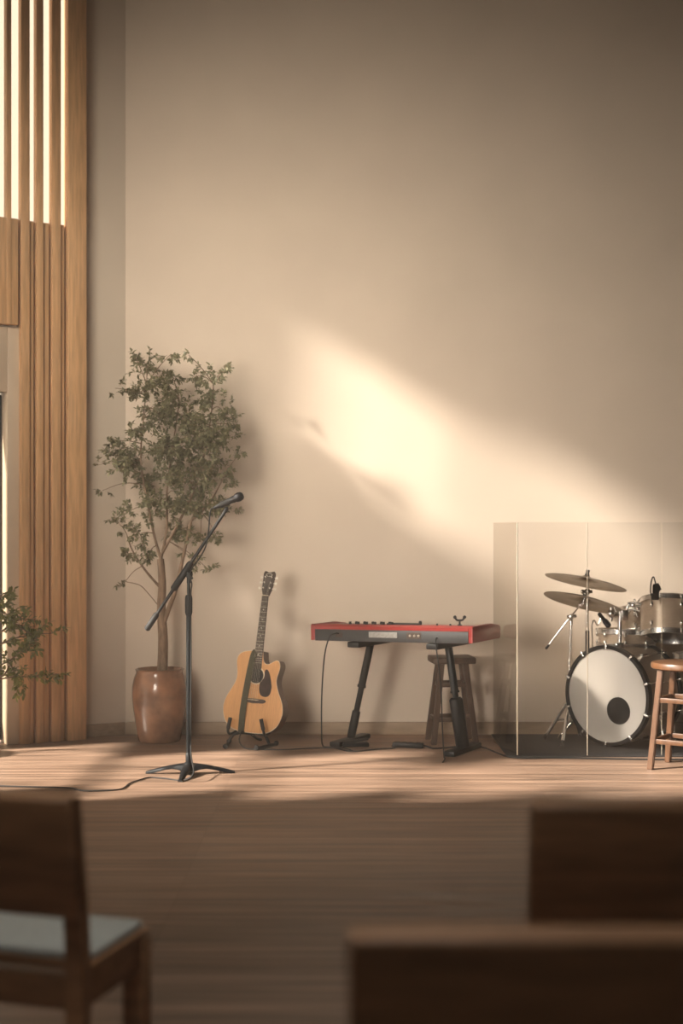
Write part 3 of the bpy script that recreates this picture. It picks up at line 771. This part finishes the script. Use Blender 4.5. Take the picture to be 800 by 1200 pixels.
gs = thing('guitar_stand', 'low black folding guitar stand under the acoustic guitar', 'guitar stand', gb)
gs.rotation_euler = (0, 0, yaw)
for s, fo_ in ((-1, -1), (1, 1)):
    q = MB()
    q.tube([(s * 0.105, -0.17, 0.012), (s * 0.165, 0.05, 0.012)], 0.0115, 12)
    lg = q.build('foot', M['black_metal'], gs)
    MB().tube([(s * .105, -.17, .0165), (s * .1075, -.160, .0165)], .0165, 12).build('rubber_foot', M['rubber'], lg)
    MB().tube([(s * 0.1625, 0.040, 0.0165), (s * .165, .05, .0165)], .0165, 12).build('rubber_foot', M['rubber'], lg)
    q = MB().tube(smoothpts([(s * 0.145, -0.03, 0.012), (s * 0.125, -0.02, 0.05), (s * 0.10, -0.01, 0.075), (s * 0.03, 0.0, 0.085)], 5), 0.010, 12)
    q.build('leg', M['black_metal'], gs)
    q = MB().tube(smoothpts([(s * 0.118, 0.10, 0.090), (s * 0.12, 0.0, 0.078), (s * 0.121, -0.062, 0.082), (s * 0.122, -0.082, 0.11), (s * 0.105, -0.082, 0.18)], 5), 0.0085, 10)
    ar = q.build('cradle_arm', M['black_metal'], gs)
    q = MB().tube([(s * 0.1215, -0.082, 0.118), (s * 0.105, -0.082, 0.188)], 0.0125, 12); q.build('foam_sleeve', M['rubber'], ar)
MB().tube([(-0.03, 0, 0.085), (0.03, 0, 0.085)], 0.014, 14).build('hinge_block', M['black_plastic'], gs)
MB().tube(smoothpts([(0, 0.0, 0.08), (0, 0.12, 0.03), (0, 0.20, 0.010)], 5), 0.009, 10).build('rear_leg', M['black_metal'], gs)

# ------------------------------------------------------------------ red stage keyboard, seen from its rear
KD0, KD1 = 8.87, 8.33
kl = Vector(((364 - 400) * KD0 / FPX, KD0, 0)); kr = Vector(((554 - 400) * KD1 / FPX, KD1, 0))
ku = (kr - kl).normalized(); kv = Vector((-ku.y, ku.x, 0))          # kv: from the rear panel to the keys
KL = (kr - kl).length; KW = 0.46; KZ0, KZ1 = 0.692, 0.800
kmid = (kl + kr) / 2 + kv * KW / 2
kb = thing('stage_keyboard', 'long red stage keyboard seen from its dark rear panel, on a two-post stand', 'keyboard', (kmid.x, kmid.y, KZ0), (0, R(-1.1), math.atan2(ku.y, ku.x)))
H = KZ1 - KZ0
# case profile across the depth (y from -KW/2 rear to +KW/2 front): the key side is lower
prof = [(-KW / 2 + 0.012, 0.0), (KW / 2 - 0.02, 0.004), (KW / 2, 0.02), (KW / 2, 0.052), (KW / 2 - 0.15, 0.056), (KW / 2 - 0.155, H - 0.012), (-KW / 2 + 0.02, H), (-KW / 2, H - 0.012), (-KW / 2, H - 0.032), (-KW / 2 + 0.012, H - 0.034)]
RX = Matrix(((0, 1, 0, 0), (1, 0, 0, 0), (0, 0, 1, 0), (0, 0, 0, 1)))     # prism (x,z)->(depth,z), extrude along length
MB().prism(prof, -KL / 2 + 0.03, KL / 2 - 0.03, m=RX).build('case', M['red'], kb, smooth=30)
ck = [(-KW / 2, 0.004), (KW / 2 - 0.02, 0.006), (KW / 2 - 0.002, 0.018), (KW / 2, 0.075), (KW / 2 - 0.02, H - 0.016), (KW / 2 - 0.16, H), (-KW / 2 + 0.01, H), (-KW / 2, H - 0.008)]
for s in (-1, 1):
    a, c_ = sorted((s * (KL / 2 - 0.03), s * KL / 2))
    MB().prism(ck, a, c_, m=RX, bevel=0.006).build('end_cheek', M['red'], kb, smooth=30)
rp = MB().box((0, -KW / 2 + 0.008, 0.038), (KL - 0.062, 0.012, 0.074), bevel=0.002).build('rear_panel', M['grey_panel'], kb)
MB().box((-0.045, -KW / 2 + 0.0015, 0.046), (0.20, 0.003, 0.036)).build('label_plate', M['plate'], rp, smooth=0)
MB().box((0.17, -KW / 2 + 0.0015, 0.044), (0.10, 0.003, 0.040)).build('socket_plate', M['rosewood'], rp, smooth=0)
for k in range(3):
    MB().lathe([(0, 0), (0.007, 0), (0.007, 0.006), (0.004, 0.006), (0.004, 0.001), (0, .001)], 14, Matrix.Translation((0.145 + 0.03 * k, -KW / 2 + 0.001, 0.044)) @ Matrix.Rotation(R(90), 4, 'X')).build('jack_socket', M['nickel'], rp)
MB().box((-0.36, -KW / 2 + 0.0015, 0.040), (0.05, 0.003, 0.03)).build('socket_plate', M['rosewood'], rp, smooth=0)
# keys on the far side
nk = 52; kw_ = (KL - 0.075) / nk
q = MB()
for k in range(nk):
    q.box((-KL / 2 + 0.0375 + kw_ * (k + .5), KW / 2 - 0.080, 0.066), (kw_ * 0.93, 0.138, 0.018))
tag(q.build('white_keys', M['key_white'], kb, smooth=0), 'row of white keys', kind='stuff')
q = MB()
for k in range(nk - 1):
    if k % 7 in (0, 2, 3, 5, 6):
        q.box((-KL / 2 + 0.0375 + kw_ * (k + 1), KW / 2 - 0.105, 0.078), (kw_ * 0.55, 0.088, 0.018))
tag(q.build('black_keys', M['black_plastic'], kb, smooth=0), 'row of black keys', kind='stuff')
for k in range(11):     # control knobs on the top, at the left of the picture
    x = -KL / 2 + 0.26 + 0.030 * k
    q = MB().lathe([(0, 0), (0.0095, 0), (0.0085, 0.016), (0.0070, 0.018), (0, 0.018)], 14, Matrix.Translation((x, -KW / 2 + 0.06 + 0.028 * (k % 2), H - 0.002)))
    q.build('control_knob', M['black_plastic'], kb)
MB().box((0.06, -KW / 2 + 0.09, H + 0.002), (0.22, 0.05, 0.012), bevel=0.003).build('display_bezel', M['black_plastic'], kb)
MB().lathe([(0, 0), (0.010, 0), (0.010, 0.02), (0.007, 0.026), (0, 0.026)], 16, Matrix.Translation((0.175, -KW / 2 + 0.09, H - 0.002))).build('control_knob', M['black_plastic'], kb)
for x in (0.30, 0.39):
    MB().lathe([(0, 0), (0.007, 0), (0.006, 0.012), (0, 0.014)], 12, Matrix.Translation((x, -KW / 2 + 0.07, H - 0.003))).build('control_knob', M['black_plastic'], kb)
# small clip-on holder standing on the keyboard
cpos = kl + ku * (KL * 0.885) + kv * 0.10
ch = thing('clamp_holder', 'small black two-armed holder standing on the right end of the red keyboard', 'holder', (cpos.x, cpos.y, KZ1 + 0.005))
MB().lathe([(0, 0), (0.016, 0), (0.015, 0.006), (0.006, 0.01), (0.006, 0.035), (0, 0.036)], 16).build('base', M['black_plastic'], ch)
MB().tube(smoothpts([(-0.03, 0, 0.052), (-0.018, 0, 0.036), (0, 0, 0.034), (0.018, 0, 0.036), (0.03, 0, 0.052)], 4), 0.0065, 10).build('yoke', M['black_plastic'], ch)
for s_x in (-1, 1): MB().ball((s_x * 0.03, 0, 0.053), 0.011, 12).build('knob', M['black_plastic'], ch)

# keyboard stand
ks = thing('keyboard_stand', 'black keyboard stand with two splayed telescopic posts on flat feet', 'keyboard stand', (kmid.x, kmid.y, 0), (0, 0, math.atan2(ku.y, ku.x)))
def kloc(px, py, d):
    p = PX(px, py, d) - Vector((kmid.x, kmid.y, 0)); return Vector((p.dot(ku), p.dot(kv), p.z))
TOPZ = KZ0
for (top_x, bot_x, thick) in ((-KL / 2 + 0.32, -KL / 2 + 0.17, 0), (KL / 2 - 0.265, KL / 2 - 0.165, 1)):
    tp = Vector((top_x, 0.0, TOPZ - 0.03)); bt = Vector((bot_x, 0.0, 0.02))
    MB().box((top_x, 0.0, TOPZ - 0.020 + top_x * .0192), (0.085, 0.50, 0.036), bevel=0.008).build('support_bar', M['black_plastic'], ks)
    MB().tube([tp, tp.lerp(bt, 0.45)], 0.0245, 18).build('outer_post', M['black_metal'], ks)
    MB().tube([tp.lerp(bt, .40), tp.lerp(bt, .98)], 0.019, 18).build('inner_post', M['black_metal'], ks)
    MB().tube([tp.lerp(bt, .435), tp.lerp(bt, .455)], 0.029, 18).build('collar', M['black_plastic'], ks)
    if thick:
        MB().tube([tp.lerp(bt, .50), tp.lerp(bt, .52), tp.lerp(bt, .97), tp.lerp(bt, 1)], [0.03, 0.043, 0.043, 0.03], 18).build('lower_sleeve', M['black_metal'], ks)
    else:
        MB().tube([tp.lerp(bt, .70), tp.lerp(bt, .71), tp.lerp(bt, .97), tp.lerp(bt, 1)], [0.022, 0.0275, 0.0275, 0.022], 18).build('lower_sleeve', M['black_metal'], ks)
    MB().box((bot_x, 0.0, 0.017), (0.075, 0.44, 0.034), bevel=0.008).build('floor_foot', M['black_metal'], ks)

def KP(x, y, z):   # keyboard local -> world
    p = kmid + ku * x + kv * y; return Vector((p.x, p.y, z))
ry = -KW / 2 - 0.006
cable('keyboard_cable', 'black cable hanging from the left end of the red keyboard to the floor',
      [KP(-0.365, -KW / 2 + .004, KZ0 + .042), KP(-.37, ry - .03, KZ0 + .045), KP(-.40, ry - .05, KZ0 + .02), KP(-.43, ry - .06, KZ0 - .10), KP(-.45, ry - .06, .35), KP(-.452, ry - .06, .12), KP(-.45, ry - .05, .02), KP(-.42, ry - .03, fl), KP(-.3, ry - .02, fl), KP(-.2, ry - .10, fl)], 0.0045)
cable('pedal_cable', 'black cable dropping behind the right keyboard post past the stool',
      [KP(.33, -KW / 2 + .004, KZ0 + .04), KP(.335, ry - .03, KZ0 + .03), KP(.345, ry - .035, KZ0 - .04), KP(.375, ry - .04, .45), KP(.385, ry - .04, .2), KP(.40, ry - .05, .02), KP(.42, ry - .08, fl), KP(.46, ry - .2, fl)], 0.004)
# foot pedal and small box on the floor
ped = thing('foot_pedal', 'flat black foot pedal on the floor between the keyboard posts', 'pedal', KP(-0.30, -0.12, 0.0), (0, 0, math.atan2(ku.y, ku.x) + R(35)))
MB().box((0, 0, 0.012), (0.17, 0.085, 0.024), bevel=0.005).build('base', M['black_plastic'], ped)
MB().box((0, 0, 0.036), (0.165, 0.070, 0.008), bevel=0.003, rot=(0, R(-7), 0)).build('treadle', M['rubber'], ped)
sp_ = thing('power_strip', 'small black power strip lying on the floor right of the pedal', 'power strip', PF(478, 876), (0, 0, R(-12)))
MB().box((0, 0, 0.016), (0.20, 0.05, 0.032), bevel=0.006).build('housing', M['black_plastic'], sp_)
for k in range(4):
    MB().lathe([(0.011, 0), (0.018, 0), (0.018, .003), (0.011, .003)], 16, Matrix.Translation((-.07 + .045 * k, 0, .031)), close=True).build('socket', M['rubber'], sp_)
a = PF(478, 876) + Vector((.10, -.02, .016))
cable('power_cable', 'black cable from the power strip to the drum mat across the floor', [a, a + Vector((.04, -.02, -.009)), PF(512, 877, fl), PF(545, 874.5, fl), PF(566, 876, fl), PF(600, 887.5, fl), PF(650, 888, fl), PF(700, 889, fl), PF(760, 890, fl), PF(830, 890, fl)], 0.0055)
a = gb
cable('guitar_cable', 'black cable from the bottom of the acoustic guitar along the floor to the keyboard',
      [gb + Vector((-.045, -.0, .10)), gb + Vector((-.062, -.06, .075)), gb + Vector((-.06, -.11, .04)), gb + Vector((-.02, -.15, .008)), PF(305, 878, fl), PF(330, 878.5, fl), PF(360, 877, fl), PF(390, 876.5, fl), PF(412, 880.5, fl), PF(440, 878, fl), PF(462, 876.5, fl), PF(478, 876) + Vector((-.105, -.01, .012))], 0.0045)

# ------------------------------------------------------------------ wooden stools
def stool(name, label, loc, rz, h, wx, wy, seat_shape, m, splay, rungs, lt=0.034):
    t = thing(name, label, 'stool', loc, (0, 0, rz))
    if seat_shape == 'round':
        MB().lathe([(0, h - 0.042), (wx - 0.012, h - 0.042), (wx - 0.002, h - 0.034), (wx, h - 0.016), (wx - 0.006, h - 0.003), (wx - 0.02, h), (0, h - 0.003)], 56).build('seat', m, t)
    else:
        MB().box((0, 0, h - 0.02), (wx * 2, wy * 2, 0.042), bevel=0.010, seg=3).build('seat', m, t)
    tops = []; 
    for sx in (-1, 1):
        for sy in (-1, 1):
            tx, ty = sx * wx * 0.55, sy * wy * 0.55
            bx, by = sx * (wx * 0.55 + splay), sy * (wy * 0.55 + splay * .8)
            q = MB(); a_, c_ = Vector((bx, by, 0)), Vector((tx, ty, h - 0.04)); h2 = lt / 2
            lo = [q.bm.verts.new(a_ + Vector((i * h2, j * h2, 0))) for i, j in ((-1, -1), (1, -1), (1, 1), (-1, 1))]
            hi = [q.bm.verts.new(c_ + Vector((i * h2, j * h2, 0))) for i, j in ((-1, -1), (1, -1), (1, 1), (-1, 1))]
            q.bm.faces.new(list(reversed(lo))); q.bm.faces.new(hi)
            for i in range(4): q.bm.faces.new((lo[i], lo[(i + 1) % 4], hi[(i + 1) % 4], hi[i]))
            bmesh.ops.bevel(q.bm, geom=list(q.bm.edges), offset=0.004, segments=2, affect='EDGES')
            q.build('leg', m, t)
    def at(sx, sy, z):
        f = 1 - z / (h - 0.04); return Vector((sx * (wx * .55 + splay * f), sy * (wy * .55 + splay * .8 * f), z))
    for (ax, z) in rungs:
        for s in (-1, 1):
            p0, p1 = (at(-1, s, z), at(1, s, z)) if ax == 'x' else (at(s, -1, z), at(s, 1, z))
            mid = (p0 + p1) / 2; ln = (p1 - p0).length
            size = (ln, 0.018, 0.028) if ax == 'x' else (0.018, ln, 0.028)
            MB().box(mid, size, bevel=0.003).build('rung', m, t)
    return t
d_ = 9.02
stool('wooden_stool', 'dark wooden stool standing behind the red keyboard', ((529 - 400) * d_ / FPX, d_, 0), R(6), 0.565, 0.142, 0.12, 'box', M['dark_stool_wood'], 0.062, (('x', 0.16), ('y', 0.16), ('x', 0.385), ('y', 0.385)), 0.036)
d_ = 8.02
stool('wooden_stool', 'warm brown wooden stool with round seat in front of the drum shield', ((803 - 400) * d_ / FPX, d_, 0), R(-33), 0.625, 0.20, 0.20, 'round', M['stool_wood'], 0.05, (('x', 0.165), ('y', 0.165), ('x', 0.405), ('y', 0.405)), 0.034)

# ------------------------------------------------------------------ drum kit
rug = MB().box((2.02, 8.86, 0.004), (2.0, 0.90, 0.008), bevel=0.002)
tag(rug.build('drum_rug', M['rug']), 'black rug lying under the drum kit', 'rug')
RZ = 0.008
# bass drum
BC = Vector(((711.5 - 400) * 8.77 / FPX, 8.77, RZ)); phi = R(46)
bd = thing('bass_drum', 'large bass drum with white front head and round black port hole', 'bass drum', BC, (0, 0, -phi))
BR = 0.308; BZ = 0.329
# drum axis along +y local; head at y = 0
def YM(y, z=BZ, x=0.0): return Matrix.Translation((x, y, z)) @ Matrix.Rotation(R(-90), 4, 'X')
BL = 0.36
MB().lathe([(BR, 0.01), (BR, BL), (BR - 0.01, BL), (BR - 0.01, 0.01)], 64, YM(0), close=True).build('shell', M['sparkle'], bd)
hd = MB().lathe([(0, -0.004), (BR - 0.012, -0.004), (BR - 0.006, 0.0), (BR - 0.006, 0.006), (0, 0.006)], 64, YM(0)).build('front_head', M['drum_head'], bd)
MB().lathe([(0, 0), (BR - 0.006, 0), (BR - 0.006, 0.008), (0, 0.008)], 64, YM(BL - 0.004)).build('rear_head', M['drum_head'], bd)
for y in (-0.016, BL - 0.022):
    MB().lathe([(BR - 0.008, 0), (BR + 0.013, 0), (BR + 0.015, 0.004), (BR + 0.015, 0.038), (BR + 0.003, 0.040), (BR + 0.003, 0.012), (BR - 0.008, 0.010)], 64, YM(y), close=True).build('hoop', M['hoop'], bd)
MB().lathe([(0, 0), (0.082, 0), (0.082, 0.002), (0, 0.002)], 40, YM(-0.0065, BZ - 0.09, 0.088)).build('port_hole', M['hoop'], hd)
MB().lathe([(0.080, -0.002), (0.087, -0.002), (0.087, 0.003), (0.080, 0.003)], 40, YM(-0.0065, BZ - 0.09, 0.088), close=True).build('port_ring', M['rubber'], hd)
for k in range(10):
    a = 2 * math.pi * (k + .5) / 10; cx, cz = math.cos(a), math.sin(a)
    def rp_(r, y): return Vector((cx * r, y, BZ + cz * r))
    lug = MB().tube([rp_(BR + 0.012, 0.10), rp_(BR + 0.012, 0.165)], [0.012, 0.012], 12); lug.cyl(rp_(BR - .002, .132), rp_(BR + .014, .132), .013, n=12)
    lg = lug.build('lug', M['chrome'], bd)
    q = MB().cyl(rp_(BR + 0.020, -0.024), rp_(BR + 0.014, 0.11), 0.0032, n=8)
    q.box(rp_(BR + 0.013, -0.006), (0.022, 0.036, 0.013), rot=(0, -a, 0), bevel=0.003); q.box(rp_(BR + 0.002, -0.021), (0.026, 0.007, 0.014), rot=(0, -a, 0), bevel=.002)
    q.build('tension_claw', M['chrome'], bd)
    q = MB().cyl(rp_(BR + 0.020, BL + 0.024), rp_(BR + 0.014, 0.15), 0.0032, n=8); q.box(rp_(BR + 0.013, BL + 0.0), (0.022, 0.036, 0.013), rot=(0, -a, 0), bevel=0.003)
    q.build('tension_claw', M['chrome'], bd)
for s in (-1, 1):
    q = MB().tube([(s * (BR - 0.02), 0.14, BZ - 0.12), (s * (BR + 0.11), 0.05, 0.012)], 0.009, 10); q.tube([(s * (BR + 0.10), 0.056, 0.03), (s * (BR + 0.115), 0.047, 0.004)], [.013, .008], 10)
    q.ball((s * (BR - 0.01), 0.135, BZ - 0.11), 0.026, 12)
    q.build('spur', M['chrome'], bd)

def drum(name, label, cat, pos, R_, Hh, tilt, axis_dir, nl, rzz=0.0, head=M['drum_head'], bottom=M['clear_head']):
    """drum with origin at the centre of its bottom head; tilt leans its top towards axis_dir"""
    q = Vector((axis_dir[0], axis_dir[1], 0)).normalized()
    ax = Vector((0, 0, 1)).cross(q)
    mw = Matrix.Translation(pos) @ Matrix.Rotation(tilt, 4, ax) @ Matrix.Rotation(rzz, 4, 'Z')
    t = thing(name, label, cat); t.matrix_world = mw
    MB().lathe([(R_, 0.012), (R_, Hh - 0.012), (R_ - 0.007, Hh - 0.012), (R_ - 0.007, 0.012)], 56, close=True).build('shell', M['sparkle'], t)
    MB().lathe([(0, Hh - 0.003), (R_ - 0.004, Hh - 0.003), (R_ + 0.002, Hh - 0.012), (R_ - .004, Hh - 0.014), (0, Hh - 0.012)], 56).build('top_head', head, t)
    MB().lathe([(0, 0.003), (R_ - 0.004, 0.003), (R_ + 0.002, 0.012), (R_ - .004, 0.014), (0, 0.012)], 56).build('bottom_head', bottom, t)
    for z0, z1 in ((Hh - 0.022, Hh + 0.012), (-0.012, 0.022)):
        lo, hi = (z0, z1)
        MB().lathe([(R_ + 0.003, lo), (R_ + 0.012, lo), (R_ + 0.012, lo + 0.006), (R_ + 0.007, lo + .008), (R_ + 0.007, hi - .006), (R_ + 0.011, hi - .004), (R_ + 0.011, hi), (R_ + 0.003, hi)], 56, close=True).build('rim', M['chrome'], t)
    for k in range(nl):
        a = 2 * math.pi * (k + .5) / nl
        def rp_(r, z): return Vector((math.cos(a) * r, math.sin(a) * r, z))
        for (zc, zr) in ((Hh * 0.76, Hh + 0.006), (Hh * 0.24, -0.006)):
            q = MB().ball(rp_(R_ + 0.008, zc), 0.0155, 12, (.8, .8, 1.25)); q.cyl(rp_(R_ + 0.012, zc), rp_(R_ + 0.013, zr), 0.0032, n=8); q.ball(rp_(R_ + .0135, zr), 0.0062, 8)
            q.build('lug', M['chrome'], t)
    return t
tom_c = PX(783, 746, 8.86)
drum('tom_drum', 'champagne rack tom at the right edge with black microphone clipped to its rim', 'tom', tom_c, 0.178, 0.235, R(16), (0.25, 1), 6, R(12))
tom2 = PX(746, 747, 9.10)
drum('tom_drum', 'champagne rack tom half hidden behind the larger tom', 'tom', PX(748, 743, 9.17), 0.130, 0.165, R(12), (0.0, 1), 6, R(40))
SN = PX(733, 757, 9.06)
drum('snare_drum', 'shallow champagne snare drum behind the top of the bass drum', 'snare drum', SN, 0.178, 0.105, R(2), (0, 1), 8, R(10))
sn = [o for o in COL.objects if o.name == 'snare_drum'][0]
MB().tube([(0.0, 0, 0.0), (0.0, 0, -0.02)], [0.05, 0.03], 20).build('mount', M['chrome'], sn)
# floor tom at the right edge
drum('floor_tom', 'champagne floor tom beyond the round-seated stool, mostly cut off by the right edge', 'floor tom', Vector(((826 - 400) * 8.95 / FPX, 8.95, 0.22)), 0.19, 0.36, 0, (0, 1), 8, R(5))
ft = [o for o in COL.objects if o.name == 'floor_tom'][0]
for k in range(3):
    a = R(60 + 120 * k); x, y = math.cos(a) * 0.207, math.sin(a) * 0.207
    q = MB().cyl((x, y, -0.205), (x, y, 0.22), 0.006, n=10); q.box((math.cos(a) * .2, math.sin(a) * .2, 0.14), (0.03, 0.03, 0.05), bevel=.004); q.tube([(x, y, -.212), (x, y, -.19)], [0.011, .011], 10)
    q.build('leg', M['chrome'], ft)

# tom holder: chrome post on the bass drum
TH = PX(725, 758, 8.82)
th_ = thing('tom_holder', 'chrome post and clamps carrying the rack toms above the bass drum', 'tom holder', TH)
def HL(px, py, dd=0.0): return PX(px, py, 8.82 + dd) - TH
q = MB().box(HL(725, 757), (0.055, 0.06, 0.05), bevel=0.008); q.cyl(HL(714, 757), HL(738, 757), 0.012, n=12)
q.build('base_bracket', M['chrome'], th_)
MB().cyl(HL(726, 757), HL(726.5, 716), 0.0135, n=16).build('post', M['chrome'], th_)
q = MB().cyl(HL(714, 722), HL(733, 721), 0.013, n=14); q.box(HL(731, 721), (0.045, 0.05, 0.07), bevel=0.008); q.ball(HL(716, 719), 0.026, 14); q.cyl(HL(716, 728), HL(716, 712), 0.010, n=10)
q.build('clamp', M['chrome'], th_)
q = MB().tube(smoothpts([HL(733, 718), HL(737, 708), HL(746, 706, -.03), HL(752, 709, -.06)], 5), 0.009, 10)
q.tube(smoothpts([HL(733, 722), HL(740, 714, -.02), HL(750, 716, -.06)], 4), 0.007, 10)
q.ball(HL(741, 709, -.01), 0.018, 12); q.ball(HL(747, 713, -.04), 0.016, 12)
q.build('tom_arm', M['chrome'], th_)
q = MB()
for (x, y) in ((736, 706), (743, 702), (745, 718), (720, 712)): q.cyl(HL(x, y, -.01), HL(x + 1.5, y + 5, -.02), 0.006, n=8)
q.build('wing_nut', M['chrome'], th_)

# cymbals
def cymbal(label, p, R_, nrm):
    t = thing('cymbal', label, 'cymbal', p, group='crash cymbals left of the drums')
    t.rotation_euler = Vector(nrm).to_track_quat('Z', 'Y').to_euler()
    MB().lathe([(0.006, 0.030), (0.022, 0.028), (0.040, 0.018), (0.052, 0.010), (R_ * .5, 0.004), (R_ * .8, -0.004), (R_, -0.016), (R_, -0.0175), (R_ * .8, -0.0062), (R_ * .5, 0.0015), (0.052, 0.0075), (0.040, 0.0155), (0.022, 0.0255), (0.006, 0.0275)], 72, close=True).build('disc', M['bronze'], t, smooth=30)
    q = MB().cyl((0, 0, 0.024), (0, 0, 0.040), 0.017, 0.015, n=16); q.build('felt', M['rubber'], t)
    return t
C1 = PX(686.5, 680, 9.0); C2 = PX(684, 703.5, 8.97)
n1 = Vector((0.222, 0.125, 1)).normalized(); n2 = Vector((0.265, 0.18, 1)).normalized()
cymbal('upper bronze crash cymbal, tilted down to the right, left of the drums', C1, 0.27, n1)
cymbal('lower and slightly thicker-looking bronze cymbal under the other one', C2, 0.265, n2)
# straight pole carrying the upper cymbal, clamped to the shell of the bass drum
cs = thing('cymbal_stand', 'straight chrome pole clamped to the bass drum, carrying the upper cymbal', 'cymbal stand', (PX(688, 700, 9.0).x, 9.0, 0.575))
ct = C1 - Vector(cs.location)
MB().box((0.01, 0, 0.0), (0.05, 0.05, 0.07), bevel=.008).build('shell_bracket', M['chrome'], cs)
MB().cyl((0, 0, 0.02), (0, 0, 0.16), 0.0135, n=14).build('lower_tube', M['black_metal'], cs)
MB().cyl((0, 0, 0.15), (0, 0, ct.z - 0.07), 0.0095, n=14).build('upper_tube', M['chrome'], cs)
q = MB().ball((0, 0, ct.z - 0.075), 0.022, 12); q.cyl((-.03, -.01, ct.z - .075), (.03, -.01, ct.z - .075), 0.011, n=12); q.ball((-0.032, -.01, ct.z - .075), .015, 10); q.build('tilter', M['chrome'], cs)
MB().cyl((0, 0, ct.z - 0.07), ct + n1 * 0.05, 0.005, n=10).build('rod', M['chrome'], cs)
MB().cyl(ct + n1 * 0.040, ct + n1 * 0.070, 0.012, n=12).build('wing_nut', M['rubber'], cs)
# boom stand carrying the lower cymbal
JX = PX(668.5, 724, 9.14)
bs = thing('cymbal_stand', 'chrome boom stand with tripod legs left of the bass drum, carrying the lower cymbal', 'cymbal stand', (JX.x - 0.005, 9.14, RZ))
b0 = Vector(bs.location)
def BS(px, py, d=9.14): return PX(px, py, d) - b0
MB().tube([(0, 0, 0.16), (0.0, 0, 0.50)], 0.012, 14).build('lower_tube', M['chrome'], bs)
MB().tube([(0.0, 0, 0.48), BS(669, 727)], 0.0085, 12).build('upper_tube', M['chrome'], bs)
q = MB().tube([(0, 0, .485), (0, 0, .53)], 0.0165, 14); q.cyl((0, -.03, .51), (0, 0, .51), .007, n=8); q.build('height_clamp', M['chrome'], bs)
q = MB().ball(BS(669, 723), 0.020, 14); q.cyl(BS(664, 723), BS(675, 722), 0.012, n=12); q.cyl(BS(669, 720), BS(669, 732), .012, n=10); q.build('boom_tilter', M['chrome'], bs)
MB().tube([BS(640, 759), BS(668, 723), BS(682, 706.5, 8.99)], 0.006, 10).build('boom_rod', M['chrome'], bs)
MB().tube([BS(639, 760.5), BS(643, 755.5)], 0.0095, 10).build('rod_cap', M['rubber'], bs)
q = MB().tube([BS(680, 709, 8.99), C2 - b0 - n2 * .02, C2 - b0 + n2 * 0.055], [0.011, 0.009, 0.005], 10); q.ball(BS(680, 708.5, 8.99), 0.017, 12); q.build('cymbal_tilter', M['chrome'], bs)
e1 = PF(637, 868) - b0; e2 = PF(658, 877) - b0
for (ex, ey, ez) in ((e1.x, e1.y, 0.0), (e2.x, e2.y, 0.0), (0.09, 0.12, 0.0)):
    q = MB().tube([(0.0, 0, 0.27), (ex * .94, ey * .94, 0.02)], 0.0125, 10); q.tube([(0, 0, 0.13), (ex * .55, ey * .55, 0.125)], 0.008, 8)
    lg = q.build('leg', M['chrome'], bs)
    MB().tube([(ex * .90, ey * .90, 0.032), (ex, ey, 0.004)], [0.012, 0.014], 10).build('rubber_foot', M['rubber'], lg)
MB().tube([(0, 0, .11), (0, 0, .29)], 0.016, 14).build('leg_collar', M['chrome'], bs)

# drum microphones
mpos = PX(767, 700, 8.72)
m1 = thing('drum_microphone', 'black clip-on microphone standing on the rim of the tom', 'microphone', mpos)
def m1p(px, py, dd=0.0): return PX(px, py, 8.72 + dd) - mpos
MB().box(m1p(767.5, 699), (0.045, 0.035, 0.045), bevel=.008).build('clip', M['black_plastic'], m1)
MB().tube([m1p(768, 696), m1p(769, 688), m1p(768, 684)], [0.020, 0.026, 0.018], 16).build('body', M['black_plastic'], m1)
MB().tube([m1p(769, 687), m1p(772.5, 692)], [0.012, 0.017], 12).build('capsule', M['mesh_metal'], m1)
MB().tube(smoothpts([m1p(768, 684), m1p(765.5, 676), m1p(763, 681), m1p(762, 692), m1p(763.5, 699, .02)], 5), 0.0045, 8).build('lead', M['rubber'], m1)
mpos = PX(706, 727, 9.02)
m2 = thing('drum_microphone', 'black microphone pointing down at the snare drum from under the lower cymbal', 'microphone', mpos)
def m2p(px, py, dd=0.0): return PX(px, py, 9.02 + dd) - mpos
MB().tube([m2p(701, 718.5), m2p(702, 719.5), m2p(707, 726)], [0.010, 0.0135, 0.0135], 14).build('body', M['black_metal'], m2)
MB().tube([m2p(707, 726), m2p(708.5, 727.5), m2p(713, 733.5), m2p(714, 735)], [0.0135, 0.020, 0.020, 0.010], 14).build('grille', M['mesh_metal'], m2)
MB().tube(smoothpts([m2p(704, 723), m2p(700, 733), m2p(696, 727), m2p(693.5, 733), m2p(694, 752, .02), m2p(695, 790, .05)], 5), 0.005, 8).build('gooseneck', M['chrome'], m2)

# ------------------------------------------------------------------ acrylic drum shield
D0 = 8.43
pts = [PX(578, 870, 8.93), PX(606, 880, D0), PX(688, 880, D0 - 0.02), PX(775, 880, D0), PX(858, 880, D0 + 0.02)]
pts = [Vector((p.x, p.y, 0)) for p in pts]
ds = thing('drum_shield', 'clear folding acrylic shield standing in front of the drums', 'drum shield', pts[1])
for i in range(4):
    a, c_ = pts[i] - pts[1], pts[i + 1] - pts[1]
    dv = (c_ - a).normalized(); nn = Vector((-dv.y, dv.x, 0)); ln = (c_ - a).length - 0.012
    m = Matrix(((dv.x, nn.x, 0, (a.x + c_.x) / 2), (dv.y, nn.y, 0, (a.y + c_.y) / 2), (0, 0, 1, 0), (0, 0, 0, 1)))
    MB().box((0, 0, 0.73), (ln, 0.006, 1.435), m=m).build('panel', M['smoke_acrylic' if i == 0 else 'acrylic'], ds, smooth=0)
for i in (1, 2, 3):
    a = pts[i] - pts[1]
    MB().tube([a + Vector((0, 0, .012)), a + Vector((0, 0, 1.446))], {1: 0.005, 2: 0.0026, 3: 0.0016}[i], 8).build('hinge', M['acrylic_edge'], ds)
